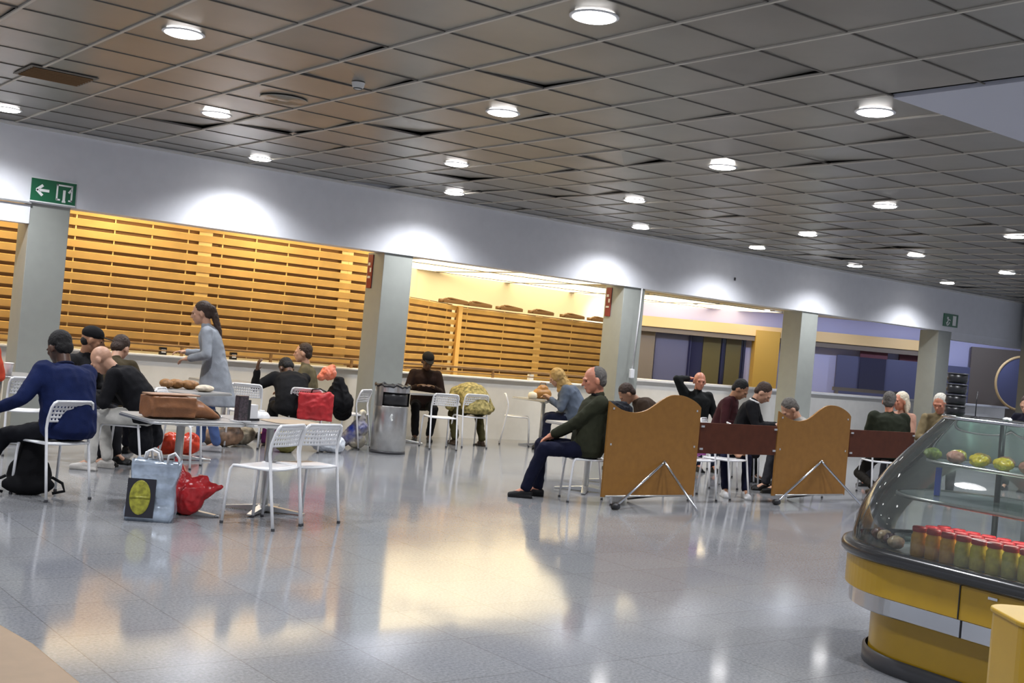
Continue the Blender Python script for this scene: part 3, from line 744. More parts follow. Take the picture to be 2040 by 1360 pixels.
for x, lab in ((8.352, 'red and white notice high on the shaded side of the second column'), (12.792, 'red and white notice high on the shaded side of the third column')):
    o = thing('red_notice', lab, 'notice', (x, YF+.36, 2.36))
    G().box((0, 0, 0), (.012, .12, .46)).build('notice_board', M['red'], o)
    G().box((-.007, .02, .10), (.003, .05, .04)).box((-.007, -.02, .02), (.003, .04, .06)).box((-.007, .01, -.08), (.003, .07, .03)).build('notice_print', M['offwhite'], o)
o = thing('cable_conduit', 'thin white conduit running down the third column to a small box', 'conduit', (13.05, YF-.012, 0))
G().tube([(.10, 0, 2.62), (.09, 0, 2.2), (.04, 0, 1.32)], .012, 8).build('pipe', M['white'], o, True)
G().box((.03, -.01, 1.25), (.085, .045, .15)).build('socket_box', M['white'], o, False, .01)
o = G().box((0, 0, 0), (.025, .02, .05)).build('fascia_hook', M['darkgrey']); o.location = (15.3, YF-.012, 3.0); tag(o, 'tiny dark hook on the white fascia between third and fourth columns', 'hook')
o = thing('smoke_detector', 'small round smoke detector on a panel left of the central downlight', 'detector', (4.63, 8.30, HC))
G().lathe([(.0001, -.05), (.03, -.048), (.045, -.035), (.05, -.01), (.055, 0)], n=24).build('housing', M['offwhite'], o, True)
G().lathe([(.03, -.046), (.034, -.052), (.038, -.044)], n=24).build('vent_ring', M['darkgrey'], o, True)

# ------------------------------------------------------------------ people
def V(*a): return Vector(a)
def ik(a, b, l1, l2, pole):
    a = Vector(a); b = Vector(b); d = b-a; L = min(d.length, (l1+l2)*.995); t = d.normalized(); b = a+t*L
    c = (l1*l1-l2*l2+L*L)/(2*L); h = math.sqrt(max(l1*l1-c*c, 0))
    p = Vector(pole); p = p-t*p.dot(t)
    if p.length < 1e-4: p = V(0, 0, 1)
    return a+t*c+p.normalized()*h, b

def hand(g, w, d, n, side, curl=25, s=1.0):
    """palm, four fingers, thumb; d finger direction, n palm side"""
    d = Vector(d).normalized(); n = Vector(n); n = (n-d*n.dot(d)).normalized(); x = d.cross(n)*side
    A = Matrix((x, d, n)).transposed()
    g.ell(w+d*.048*s, (.040*s, .052*s, .016*s), A); g.cap(w, w+d*.03*s, .026*s, .026*s)
    for k, (off, ln) in enumerate(((.030, .95), (.010, 1.08), (-.011, 1.0), (-.031, .8))):
        p = w+d*.088*s+x*off*s; a = math.radians(curl*.5+3*k); q = d
        for seg, r0, r1 in ((.042*ln*s, .0092*s, .0085*s), (.026*ln*s, .0085*s, .008*s), (.020*ln*s, .008*s, .007*s)):
            q = d*math.cos(a)+n*math.sin(a)+x*off*.6; p2 = p+q.normalized()*seg; g.cap(p, p2, r0, r1, 8, 3); p = p2; a += math.radians(curl)
    p = w+d*.028*s+x*.034*s
    for seg, q in ((.040*s, d*.75+x*.75+n*.2), (.030*s, d*.95+x*.35+n*.35)):
        p2 = p+q.normalized()*seg; g.cap(p, p2, .011*s, .0095*s, 8, 3); p = p2

def person(label, loc, face, skin='light', hair='brown', style='short', top=(.05, .05, .06), topname='jacket', bottom=(.02, .025, .06), bname='trousers', shoec=(.02, .02, .02),
           sit=True, lean=8, side=0, pz=.56, hyaw=0, hpitch=0, wr=None, wl=None, er=None, el=None, ar=None, al=None, skirt=0, s=1.0, vox=.012, wrinkle=.012,
           neck=8, collar=None, hood=False, bulk=1.0, hw=.093, near=False, topm=None, twist=0, handd=None):
    t = thing('person', label, 'person', loc, face_rz(*face))
    th = math.radians(lean); sd = math.radians(side)
    def dirv(a, b): return V(math.sin(b), math.sin(a), math.cos(a)*math.cos(b)).normalized()
    s1 = dirv(th*.6, sd*.6); s2 = dirv(th, sd); s3 = dirv(th*1.15, sd)
    pel = V(0, 0, pz); wa = pel+s1*.17*s; chst = wa+s2*.17*s; nb = chst+s3*.15*s
    tw = math.radians(twist); ax = V(math.cos(tw), math.sin(tw), 0); ax = (ax-s3*ax.dot(s3)).normalized(); fy = s3.cross(ax)
    shR = nb-s3*.055*s+ax*.165*s*bulk**.5; shL = nb-s3*.055*s-ax*.165*s*bulk**.5
    # head frame
    hp = math.radians(hpitch); hy = math.radians(hyaw)
    nd = dirv(th*.8+math.radians(neck)+hp*.35, sd*.7)
    hf = V(-math.sin(hy)*math.cos(hp), math.cos(hy)*math.cos(hp), -math.sin(hp)).normalized()
    hx = hf.cross(V(0, 0, 1)).normalized(); hu = hx.cross(hf)
    HA = Matrix((hx, hf, hu)).transposed()
    hc = nb+nd*.115*s+hu*.055*s+hf*.012*s
    H = lambda x, y, z: hc+HA@V(x*s*1.10, y*s*1.12, z*s*1.14)
    R3 = lambda r: [q*s for q in r]
    RH = lambda r: [r[0]*s*1.10, r[1]*s*1.12, r[2]*s*1.14]
    # legs
    hipz = pel+V(0, .0, -.02)
    hR = hipz+V(hw, 0, 0); hL = hipz+V(-hw, 0, 0)
    if sit:
        ar = ar or (.12, .50, .085); al = al or (-.12, .48, .085)
    else:
        ar = ar or (.09, .05, .085); al = al or (-.09, -.05, .085)
    kR, aR = ik(hR, ar, .43*s, .42*s, (.15, 1, .75 if sit else .1)); kL, aL = ik(hL, al, .43*s, .42*s, (-.15, 1, .75 if sit else .1))
    # arms
    wr = V(*(wr or ((.13, .33, pz+.13) if sit else (.25, .08, pz-.02)))); wl = V(*(wl or ((-.13, .33, pz+.13) if sit else (-.25, .04, pz-.02))))
    eR, wr = ik(shR, wr, .285*s, .255*s, er or (.6, -.5, -.7)); eL, wl = ik(shL, wl, .285*s, .255*s, el or (-.6, -.5, -.7))
    # ---- body
    g = G()
    g.ell(H(0, -.012, .022), RH((.074, .094, .090)), HA); g.ell(H(0, .022, -.035), RH((.058, .068, .070)), HA); g.ell(H(0, .052, -.078), RH((.034, .034, .030)), HA)
    g.cap(H(0, .085, .012), H(0, .106, -.022), .009*s, .015*s, 10); g.ell(H(0, .086, -.052), RH((.025, .012, .010)), HA); g.ell(H(0, .080, .022), RH((.052, .016, .014)), HA)
    g.ell(H(.035, .062, -.012), RH((.022, .02, .02)), HA); g.ell(H(-.035, .062, -.012), RH((.022, .02, .02)), HA)
    for e in (-1, 1): g.ell(H(e*.078, -.008, -.012), RH((.010, .020, .032)), HA)
    g.cap(nb-s3*.04, H(0, -.028, -.045), .056*s, .052*s)
    g.ell(chst, R3((.13, .085, .15)), Matrix((ax, fy, s3)).transposed()); g.ell(wa, R3((.12, .085, .13))); g.ell(pel, R3((.14, .10, .10)))
    for a, b, c in ((shR, eR, wr), (shL, eL, wl)):
        g.cap(nb-s3*.04, a, .05*s, .05*s); g.cap(a, b, .046*s, .036*s); g.cap(b, c, .036*s, .025*s)
    hs = .96*s
    dR = (wr-eR).normalized(); dL = (wl-eL).normalized()
    if handd: dR = dL = V(*handd)
    hand(g, wr+dR*.01, dR, V(-.25, .1, -1) if abs(dR.z) < .8 else V(-1, .2, 0), 1 if True else -1, s=hs); hand(g, wl+dL*.01, dL, V(.25, .1, -1) if abs(dL.z) < .8 else V(1, .2, 0), -1, s=hs)
    for a, b, c in ((hR, kR, aR), (hL, kL, aL)):
        g.cap(a, b, .075*s, .052*s); g.cap(b, c, .050*s, .034*s); g.cap(c, c+V(0, .10, -.045), .034*s, .026*s)
    g.blob('body', SKIN[skin], t, .0085 if near else .0105, smooth_it=2)
    # ---- trousers
    g = G(); g.ell(pel+V(0, -.01, 0), R3((.165*bulk, .135, .125)))
    for a, b, c in ((hR, kR, aR), (hL, kL, aL)):
        g.cap(a, b, .088*s, .066*s); g.cap(b, c+V(0, 0, .03), .066*s, .056*s)
    g.blob(bname, cloth(bottom), t, vox, wrinkle*.8, .10)
    # ---- top
    g = G(); A = Matrix((ax, fy, s3)).transposed()
    q = s*bulk; X = V(1, 0, 0); Y = lambda d: d.cross(X).normalized()*-1
    mid = lambda a, b: (a*(1-b))
    yv = lambda d: (V(0, 1, 0)-d*d.dot(V(0, 1, 0))).normalized()
    g.loft([(pel-V(0, 0, .09), X*.150*q, V(0, 1, 0)*.115*q), (pel-V(0, 0, .03), X*.176*q, V(0, 1, 0)*.140*q), (pel+s1*.08*s, X*.174*q, yv(s1)*.140*q), (wa, (X+ax).normalized()*.170*q, yv(s2)*.134*q),
            (wa+s2*.09*s, ax*.176*q, yv(s2)*.134*q), (chst+s2*.01*s, ax*.186*q, yv(s2)*.132*q), (chst+s3*.08*s, ax*.180*q, fy*.118*q), (nb-s3*.035*s, ax*.13*q, fy*.092*q), (nb, ax*.075*s, fy*.072*s)])
    for a, b, c in ((shR, eR, wr), (shL, eL, wl)):
        g.cap(nb-s3*.05, a, .07*s, .066*s); g.cap(a, b, .068*s*bulk, .056*s); g.cap(b, c-(c-b).normalized()*.02, .056*s, .043*s)
    g.cap(nb-s3*.07, nb+nd*.02*s, .075*s, .060*s)
    if skirt:
        if sit: g.ell(pel+V(0, .12, -.02), (.20*s, .24*s, .11*s))
        else:
            rings = []
            for q in range(6):
                u = q/5; rings.append((pel+s1*(.12*(1-u))+V(0, -.01-.05*u, .0-u*skirt), V((.170+.06*u)*bulk, 0, 0), V(0, (.135+.10*u)*bulk, 0)))
            g.loft(rings)
    g.blob(topname, topm or cloth(top), t, vox, wrinkle*.75, .11, 7)
    if collar: g = G(); g.tube([nb+nd*.015+(ax*math.cos(q)*.066+fy*math.sin(q)*.062)*s for q in [k*PI/8 for k in range(17)]], .014*s, 8, False); g.build('collar', cloth(collar), t, True)
    # ---- shoes
    for a in (aR, aL):
        g = G(); fz = max(a.z-.085, 0); b = V(a.x, a.y, fz)
        g.cap(b+V(0, -.035, .045), b+V(0, .04, .048), .038, .042); g.cap(b+V(0, .04, .040), b+V(a.x*.15, .155, .028), .040, .028); g.box(b+V(a.x*.05, .055, .012), (.078, .25, .024))
        g.blob('shoe', cloth(shoec, .4, 'shoe leather'), t, .009, 0)
    # ---- hair / hat
    hm = HAIR[hair]
    if style in ('short', 'long', 'ponytail', 'bun'):
        g = G(); g.ell(H(0, -.026, .038), RH((.081, .093, .088)), HA); g.ell(H(0, -.060, -.012), RH((.070, .050, .062)), HA)
        if style == 'long':
            g.ell(H(0, -.06, -.05), RH((.088, .062, .10)), HA)
            for e in (-1, 1): g.cap(H(e*.07, -.02, .02), H(e*.075, -.03, -.13), .026*s, .024*s)
        if style == 'ponytail':
            q0 = H(0, -.12, .03); g.cap(H(0, -.08, .04), q0, .03, .034); q1 = q0+V(0, -.035, -.10); g.cap(q0, q1, .036, .042); q2 = q1+V(0, -.06, -.16); g.cap(q1, q2, .042, .034); g.cap(q2, q2+V(0, -.03, -.10), .034, .012)
        g.blob('hair', hm, t, .008, .006, .03)
    elif style == 'ring':
        g = G(); g.ell(H(0, -.034, .030), RH((.080, .084, .084)), HA); g.ell(H(0, -.058, -.015), RH((.070, .050, .058)), HA)
        g.blob('hair', hm, t, .008, .004, .03)
    elif style == 'cap':
        g = G(); g.ell(H(0, -.016, .052), RH((.084, .100, .072)), HA)
        o = g.blob('cap', cloth((.012, .012, .014)), t, .008, 0)
        g = G(); n_ = 10; vs = [H(.062*math.cos(PI*k/n_), .06+.11*math.sin(PI*k/n_), .048-.012*math.sin(PI*k/n_)+.01*math.sin(PI*k/n_)) for k in range(n_+1)]
        vs2 = [v+hu*.006 for v in vs]; g.add(vs+vs2, [list(range(n_+1)), list(range(n_+1, 2*n_+2))[::-1]]+[[k, k+1, k+n_+2, k+n_+1] for k in range(n_)]+[[n_, 0, n_+1, 2*n_+1]])
        g.build('peak', cloth((.012, .012, .014)), o)
        g = G(); g.ell(H(0, -.05, -.02), RH((.068, .052, .05)), HA); g.blob('hair', hm, t, .008, .003, .03)
    elif style == 'scarf':
        g = G(); g.ell(H(0, -.022, .020), RH((.096, .108, .110)), HA); g.ell(H(0, -.03, -.09), RH((.085, .085, .07)), HA); g.cap(H(0, -.06, -.05), nb-s3*.05-fy*.03, .07, .10); g.cap(H(0, .01, -.12), nb+fy*.05, .05, .075)
        g.blob('headscarf', topm and cloth((.50, .32, .12)) or cloth((.50, .32, .12)), t, .010, .014, .06)
    for e in (-1, 1): G().ell(H(e*.031, .078, .006), R3((.012, .008, .007)), HA, 10, 8).build('eye', M['eye'], t, True)
    t['_w'] = 0; del t['_w']
    return t

people = person
# main seated man, profile to the left
person('grey haired man in an olive jacket and navy trousers seated in profile facing left', (8.07, 9.06, 0), (-.83, .55), 'flush', 'grey', 'ring', (.045, .048, .026), 'jacket', (.008, .010, .035), 'trousers', (.02, .02, .022),
       lean=-9, pz=.55, hyaw=8, hpitch=14, wr=(.08, .34, .64), wl=(-.06, .38, .65), ar=(.11, .46, .085), al=(-.11, .60, .085), s=1.07, collar=(.01, .01, .012), near=True, vox=.010, wrinkle=.014, bulk=1.2, neck=22, er=(.5, -.6, -.8), el=(-.5, -.6, -.8))
# standing woman
person('woman standing in a long pale grey coat and blue jeans with a brown ponytail', (5.66, 12.88, 0), (-.86, .5), 'light', 'brown', 'ponytail', (.27, .29, .32), 'coat', (.08, .13, .30), 'jeans', (.35, .35, .36),
       sit=False, lean=17, pz=.94, hyaw=0, hpitch=14, wr=(.15, .36, 1.10), wl=(-.14, .28, 1.04), ar=(.09, .10, .085), al=(-.09, -.10, .085), skirt=.42, near=True, s=1.0, bulk=1.0, hw=.085, er=(.6, -.7, -.4), el=(-.6, -.7, -.4))
# man in the blue fleece
person('man in a blue fleece seen from behind on the chair at lower left', (3.00, 9.50, 0), (-.30, .95), 'dark', 'black', 'short', (.010, .022, .105), 'fleece', (.008, .009, .014), 'trousers', (.02, .02, .02),
       lean=20, side=3, pz=.56, hyaw=0, hpitch=28, wr=(.20, .46, .62), wl=(-.42, .34, .66), ar=(.0, .50, .085), al=(-.50, .42, .085), bulk=1.32, near=True, collar=(.008, .012, .05), wrinkle=.014)
# bald man bent over, black jacket, white trousers
person('bald man bent forward in a black jacket and white trousers with white trainers', (4.16, 10.98, 0), (-.82, .57), 'light', 'grey', 'none', (.008, .008, .011), 'jacket', (.62, .60, .55), 'trousers', (.55, .52, .48),
       lean=42, pz=.56, hyaw=-15, hpitch=48, wr=(.16, .52, .70), wl=(-.14, .50, .72), ar=(.12, .34, .085), al=(-.14, .42, .085), bulk=1.18, near=True, wrinkle=.014)
person('man in a black peaked cap behind the man in the blue fleece', (3.78, 11.95, 0), (.35, -.5), 'tan', 'black', 'cap', (.02, .02, .022), 'sweater', (.02, .02, .025), 'trousers',
       lean=14, pz=.56, hyaw=28, hpitch=14, bulk=1.0)
person('short haired man with a shaved neck in an olive brown shirt, head bowed', (4.20, 12.15, 0), (.55, .83), 'light', 'brown', 'short', (.075, .055, .025), 'shirt', (.02, .02, .03), 'trousers',
       lean=26, pz=.54, hyaw=-18, hpitch=34, wr=(.18, .42, .78), wl=(-.12, .42, .78), bulk=1.05)
person('person in an orange red top cut by the left edge of the photo', (3.02, 12.62, 0), (.1, .99), 'light', 'brown', 'short', (.55, .07, .035), 'top', (.02, .02, .08), 'trousers', lean=10, pz=.57)
person('person in black seen from behind raising the right arm beside the menu holder', (6.80, 13.10, 0), (.25, .97), 'dark', 'black', 'short', (.010, .010, .012), 'jacket', (.015, .015, .018), 'trousers',
       lean=42, pz=.52, hyaw=15, hpitch=60, wr=(-.1, .40, .80), wl=(-.44, .12, .94), el=(-.8, 0, -.5), bulk=1.2)
person('bearded man in an olive striped jacket at the parapet looking left', (7.55, 14.1, 0), (-.80, .60), 'light', 'brown', 'short', (.12, .10, .055), 'jacket', (.02, .02, .03), 'trousers',
       lean=10, pz=.52, hyaw=5, hpitch=5, bulk=1.0)
person('man in a black cap and brown jacket with a blue shirt behind the bin table', (9.86, 14.84, 0), (-.50, -.86), 'dark', 'black', 'cap', (.028, .013, .010), 'jacket', (.01, .01, .012), 'trousers', (.05, .05, .05),
       lean=12, pz=.55, hyaw=10, hpitch=28, wr=(.12, .34, .80), wl=(-.12, .34, .80), ar=(.10, .42, .085), al=(-.12, .30, .085), bulk=1.12)
shawl = mat('patterned khaki shawl', (.10, .085, .02), .85, var=.4, scale=22, bump=.3, vcol=(.55, .44, .16))
person('person bowed over in a mottled khaki yellow shawl and olive trousers', (10.20, 13.92, 0), (.2, .98), 'tan', 'brown', 'none', (.30, .24, .08), 'shawl', (.085, .075, .025), 'trousers', (.08, .05, .03),
       lean=72, pz=.58, hyaw=0, hpitch=80, wr=(.16, .42, .50), wl=(-.16, .42, .50), ar=(.22, .22, .085), al=(-.22, .2, .085), bulk=1.35, topm=shawl, wrinkle=.02)
person('woman in a tan headscarf and blue grey coat leaning over the handbag table', (11.80, 13.55, 0), (-.80, .60), 'light', 'brown', 'scarf', (.11, .135, .18), 'coat', (.015, .02, .05), 'trousers', (.02, .02, .02),
       lean=32, pz=.55, hyaw=0, hpitch=30, wr=(.14, .44, .76), wl=(-.10, .42, .78), ar=(.1, .44, .085), al=(-.1, .46, .085), skirt=1, bulk=1.3, wrinkle=.018)
person('person with brown hair slumped forward behind the left wavy partition', (11.1, 11.1, 0), (-.75, .5), 'tan', 'brown', 'short', (.06, .035, .02), 'jacket', (.02, .02, .02), 'trousers', lean=44, pz=.57, hpitch=50, bulk=1.2)
person('bald man in a dark jacket with one arm raised behind his head', (12.62, 11.92, 0), (-.35, -.94), 'flush', 'grey', 'none', (.012, .014, .014), 'jacket', (.02, .03, .06), 'trousers',
       lean=4, pz=.60, hyaw=-10, hpitch=8, wr=(.12, -.04, 1.28), er=(1, .3, .5), wl=(-.2, .3, .72), bulk=1.2)
person('man in a maroon sweater with bowed head beside the young man in black', (12.15, 10.98, 0), (.45, -.89), 'tan', 'black', 'short', (.075, .018, .022), 'sweater', (.02, .02, .02), 'trousers',
       lean=16, pz=.60, hyaw=0, hpitch=38, bulk=1.05)
person('young man in a black jacket with white collar looking down', (11.90, 10.38, 0), (.55, -.83), 'light', 'brown', 'short', (.010, .010, .013), 'jacket', (.015, .02, .06), 'trousers', (.03, .03, .03),
       lean=16, pz=.60, hyaw=-5, hpitch=42, collar=(.75, .75, .75), bulk=1.05, wr=(.1, .42, .80), wl=(-.12, .42, .80))
person('dark haired person in navy trousers and white trainers under the left link board', (10.85, 9.62, 0), (-.45, -.6), 'tan', 'black', 'short', (.02, .02, .03), 'jacket', (.008, .010, .04), 'trousers', (.6, .6, .6),
       lean=68, pz=.52, hpitch=80, wr=(.1, .4, .5), wl=(-.1, .4, .5), s=.9)['label'] = 'person bent low behind the left link board in navy trousers and white trainers'
person('grey haired person with head bowed just above the right wavy partition', (12.05, 9.38, 0), (-.75, .35), 'light', 'grey', 'short', (.35, .33, .30), 'jacket', (.05, .05, .06), 'trousers', lean=26, pz=.48, hpitch=45)
person('grey haired man in a dark green jacket seen from behind at the right', (13.60, 9.33, 0), (.62, .78), 'flush', 'grey', 'short', (.030, .036, .020), 'jacket', (.03, .025, .02), 'trousers', (.06, .03, .02),
       lean=10, pz=.58, hyaw=-25, hpitch=6, bulk=1.35, ar=(.14, -.10, .085), al=(-.2, -.18, .085))
person('woman with pale blonde hair beside the man in the dark green jacket', (14.75, 9.9, 0), (-.85, .1), 'flush', 'blonde', 'long', (.45, .25, .18), 'cardigan', (.05, .05, .06), 'trousers', lean=6, pz=.58, hyaw=-10, hpitch=8)
person('white haired person in a khaki top behind the pastry case top', (14.40, 9.15, 0), (-.5, -.5), 'flush', 'white', 'short', (.22, .17, .09), 'top', (.05, .05, .06), 'trousers', lean=8, pz=.62, hyaw=-30, hpitch=22)
person('dark haired person in navy standing beyond the case at the right edge', (17.75, 9.7, 0), (-.85, -.2), 'light', 'brown', 'short', (.012, .012, .03), 'jacket', (.02, .02, .03), 'trousers', lean=14, pz=.70, hpitch=25)['label'] = 'dark haired person in a navy jacket beyond the case at the right edge'

# ------------------------------------------------------------------ bags, clothes and table things
def soft(name, label, cat, loc, rz, m, shapes, vox=.01, wr=.012, ws=.1, group=None):
    t = thing(name, label, cat, loc, rz, group); g = G(); shapes(g); g.blob('bag_body' if 'bag' in name else 'fabric', m, t, vox, wr, ws); return t
# silver blue tote
t = thing('tote_bag', 'silver blue glossy carrier bag with a dark and yellow picture, on the floor', 'bag', (3.30, 8.42, 0), .62-1.15)
silver = mat('silver blue film', (.42, .49, .58), .20, .45, var=.25, scale=12, bump=1.0, bscale=11)
g = G(); n = 10; vs = []
for j in range(13):
    z = j/12*.44; w = .165+.012*math.sin(z*20); d = .085*(1-.45*z/.44)+.008*math.sin(z*31)
    ring = rrect(2*w, 2*d, .025, 3)
    for k, (x, y) in enumerate(ring): vs.append((x+.004*math.sin(k*3.1+z*25)+z*.05, y+.006*math.sin(k*2.3+z*37), z+.012*math.sin(k*1.9)*(j == 12)))
m_ = len(ring); fs = [[j*m_+k, j*m_+(k+1) % m_, (j+1)*m_+(k+1) % m_, (j+1)*m_+k] for j in range(12) for k in range(m_)]; fs.append(list(range(m_))[::-1])
o = g.add(vs, fs).build('bag_body', silver, t, True)
md = o.modifiers.new('s', 'SOLIDIFY'); md.thickness = .003
for yy in (-.04, .05): G().tube([(-.07, yy, .43), (-.055, yy*1.2, .50), (-.015, yy*1.3, .52), (.03, yy*1.2, .50), (.05, yy, .43)], .008, 8).build('handle', M['white'], t, True)
G().tube([(.10, -.05, .43), (.11, -.07, .49), (.15, -.07, .51), (.18, -.05, .47), (.18, -.03, .42)], .008, 8).build('handle', M['white'], t, True)
G().box((-.06, -.092, .17), (.20, .006, .28), (-.09, 0, 0)).build('picture_panel', mat('dark picture ground', (.015, .014, .02), .3), t)
G().ell((-.065, -.097, .175), (.075, .006, .125), Matrix.Rotation(-.09, 3, 'X'), 24, 12).box((-.065, -.1, .175), (.14, .008, .02)).build('picture_motif', mat('yellow green motif', (.28, .27, .03), .35, var=.5, scale=30), t, True)
# red plastic bag
redp = mat('thin red plastic', (.55, .025, .03), .25, var=.25, scale=9, bump=.8, bscale=18)
def sh(g): g.ell((0, 0, .13), (.13, .11, .13)); g.cap((-.01, 0, .16), (-.11, 0, .43), .12, .012); g.cap((.02, 0, .17), (.25, .02, .23), .12, .014); g.cap((0, 0, .16), (.10, .01, .27), .12, .05)
soft('plastic_bag', 'red plastic carrier bag slumped beside the silver blue bag', 'bag', (3.66, 8.62, 0), -.5, redp, sh, .009, .013, .07)
def sh(g): g.ell((0, 0, .12), (.24, .14, .12)); g.ell((.1, 0, .15), (.12, .10, .11)); g.ell((-.1, 0, .12), (.13, .12, .13))
soft('plastic_bag', 'bright orange red plastic bag on the floor under the bread table', 'bag', (5.1, 12.35, 0), -.2, mat('orange red plastic', (.78, .06, .02), .3, var=.2, scale=9, bump=.6, bscale=20), sh, .012, .022, .08)
def sh(g): g.ell((0, 0, .13), (.20, .13, .13)); g.cap((-.1, 0, .15), (-.14, 0, .26), .08, .03); g.ell((.13, 0, .10), (.12, .11, .11))
soft('plastic_bag', 'white translucent plastic bag on the floor left of the bin', 'bag', (7.22, 12.95, 0), -.4, mat('white plastic', (.72, .76, .82), .25, var=.15, scale=14, bump=.8, bscale=20), sh, .011, .022, .07)
def sh(g): g.cap((-.12, 0, .06), (.10, 0, .26), .07, .12); g.ell((.08, 0, .12), (.13, .11, .12)); g.cap((.1, 0, .28), (.13, 0, .46), .08, .05)
soft('plastic_bag', 'blue, white and yellow printed shopping bag leaning on the second column', 'bag', (7.86, 13.45, 0), -.5, mat('printed bag', (.02, .05, .35), .3, var=.6, scale=5, vcol=(.75, .68, .45)), sh, .011, .02, .07)
def sh(g): g.box((0, 0, .12), (.34, .22, .2)); g.ell((0, 0, .14), (.18, .12, .14))
soft('shopping_bag', 'purple bag standing under the red bag chair', 'bag', (6.88, 13.62, 0), -.5, mat('purple cloth', (.16, .01, .12), .5, var=.2), sh, .012, .012, .1)
def sh(g): g.ell((0, 0, .14), (.15, .11, .15)); g.cap((0, 0, .2), (.03, 0, .3), .1, .06)
soft('shopping_bag', 'olive green bag on the floor behind the grey table', 'bag', (6.62, 12.82, 0), 0, mat('olive cloth', (.22, .20, .05), .6, var=.2), sh, .012, .014, .08)
def sh(g): g.ell((0, 0, .11), (.20, .13, .11)); g.ell((.12, 0, .14), (.12, .10, .12)); g.ell((-.15, 0, .10), (.10, .10, .10))
soft('shopping_bag', 'brown and black patterned bag on the floor behind the woman in grey', 'bag', (6.05, 13.35, 0), -.4, mat('patterned cloth', (.02, .015, .015), .6, var=.5, scale=7, vcol=(.50, .30, .18)), sh, .012, .014, .08)
def sh(g): g.ell((0, 0, .10), (.16, .12, .11)); g.ell((.08, 0, .12), (.11, .10, .10))
soft('shopping_bag', 'mottled cream bag beside the brown and black patterned bag', 'bag', (6.42, 13.62, 0), .2, mat('mottled cloth', (.05, .04, .03), .6, var=.5, scale=12, vcol=(.55, .48, .36)), sh, .012, .014, .08)
def sh(g): g.ell((0, 0, .15), (.17, .12, .16)); g.cap((0, 0, .2), (.0, .0, .38), .13, .09); g.ell((0, -.08, .08), (.20, .07, .08))
t = soft('backpack', 'black backpack on the floor under the blue fleece chair', 'bag', (2.80, 9.72, 0), -.3, cloth((.010, .010, .012)), sh, .011, .012, .1)
for sx in (-1, 1): G().tube([(sx*.17, -.05, .14), (sx*.25, -.08, .10), (sx*.27, -.09, .04), (sx*.18, -.1, .02)], .012, 8).build('strap', cloth((.010, .010, .012)), t, True)
def sh(g): g.box((0, 0, .10), (.26, .10, .16)); g.ell((0, 0, .12), (.15, .08, .12))
soft('shopping_bag', 'magenta purple bag on the chair seat below the left link board', 'bag', (9.88, 9.25, .46), .2, mat('magenta print', (.28, .05, .24), .5, var=.4, scale=20), sh, .01, .012, .08)
# brown leather bag on the table
t = thing('leather_bag', 'long brown leather bag lying on the left grey table', 'bag', (3.55, 8.60, .737), .10)
lea = mat('brown leather', (.24, .095, .035), .42, var=.2, scale=6, bump=.2, bscale=60)
rings = []
for x, w, h in ((-.30, .10, .075), (-.285, .125, .088), (-.15, .13, .092), (.0, .128, .085), (.12, .115, .072), (.22, .085, .045), (.29, .05, .022), (.31, .03, .012)):
    rings.append((V(x, 0, h), V(0, w, 0), V(0, 0, h)))
g = G(); g.loft(rings); g.box((-.12, 0, .09), (.34, .24, .15)); g.blob('bag_body', lea, t, .009, .006, .12)
G().box((-.10, 0, .178), (.40, .16, .012)).build('flap', mat('pale tan leather', (.36, .20, .12), .45, var=.1), t, False, .004)
G().tube([(.24, -.03, .07), (.29, .0, .05), (.33, .02, .02), (.34, .04, .01)], .010, 8).build('strap', M['black'], t, True)
# menu holder, napkins, plate, painted table reflection, cloth
t = thing('menu_holder', 'tall black patterned menu box standing on the grey table', 'holder', (3.99, 8.52, .737), .2)
G().box((0, 0, .10), (.085, .06, .20)).build('box', mat('black with pale specks', (.012, .01, .012), .3, var=.5, scale=60, vcol=(.10, .07, .08)), t, False, .003)
G().box((.055, .0, .085), (.03, .055, .17)).build('side_pocket', M['black'], t, False, .003); G().box((0, 0, .004), (.13, .10, .008)).build('foot', M['white'], t)
t = thing('napkin_holder', 'white napkin box just right of the black menu box', 'holder', (4.14, 8.66, .737), .2)
G().box((0, 0, .065), (.085, .07, .12)).build('napkins', M['white'], t, False, .004); G().box((0, 0, .008), (.11, .09, .016)).box((0, .045, .05), (.10, .006, .10)).build('tray', M['black'], t)
t = thing('bowl', 'small white bowl upturned at the back of the grey table', 'bowl', (4.36, 8.92, .737)); G().lathe([(.075, 0), (.07, .02), (.05, .045), (.02, .055), (.0001, .056)], n=28).lathe([(.025, .054), (.024, .062), (.0001, .062)], n=20).build('bowl_body', M['white'], t, True)
t = thing('table_reflection', 'painted tan reflection laid flat at the right end of the grey table', 'reflection', (4.48, 8.62, .737), .1); G().prism(rrect(.44, .42, .12), 0, .003).build('paper', mat('painted tan reflection', (.42, .32, .22), .6, var=.05), t)  # tan reflection on the tabletop, painted as a thin coloured sheet
t = thing('saucer', 'small white saucer next to the leather bag tip', 'plate', (3.88, 8.78, .737)); G().lathe([(.0001, .004), (.04, .004), (.07, .014), (.072, .012), (.045, 0), (.0001, 0)], n=28).build('plate', M['white'], t, True)
t = thing('paper_cup', 'white paper cup on the table at the left edge', 'cup', (3.42, 12.93, .737)); G().lathe([(.0001, 0), (.032, 0), (.045, .12), (.047, .124), (.040, .128), (.0001, .13)], n=24).build('cup_body', M['white'], t, True); G().lathe([(.0455, .118), (.049, .120), (.048, .130), (.0001, .133)], n=24).build('lid', M['offwhite'], t, True)
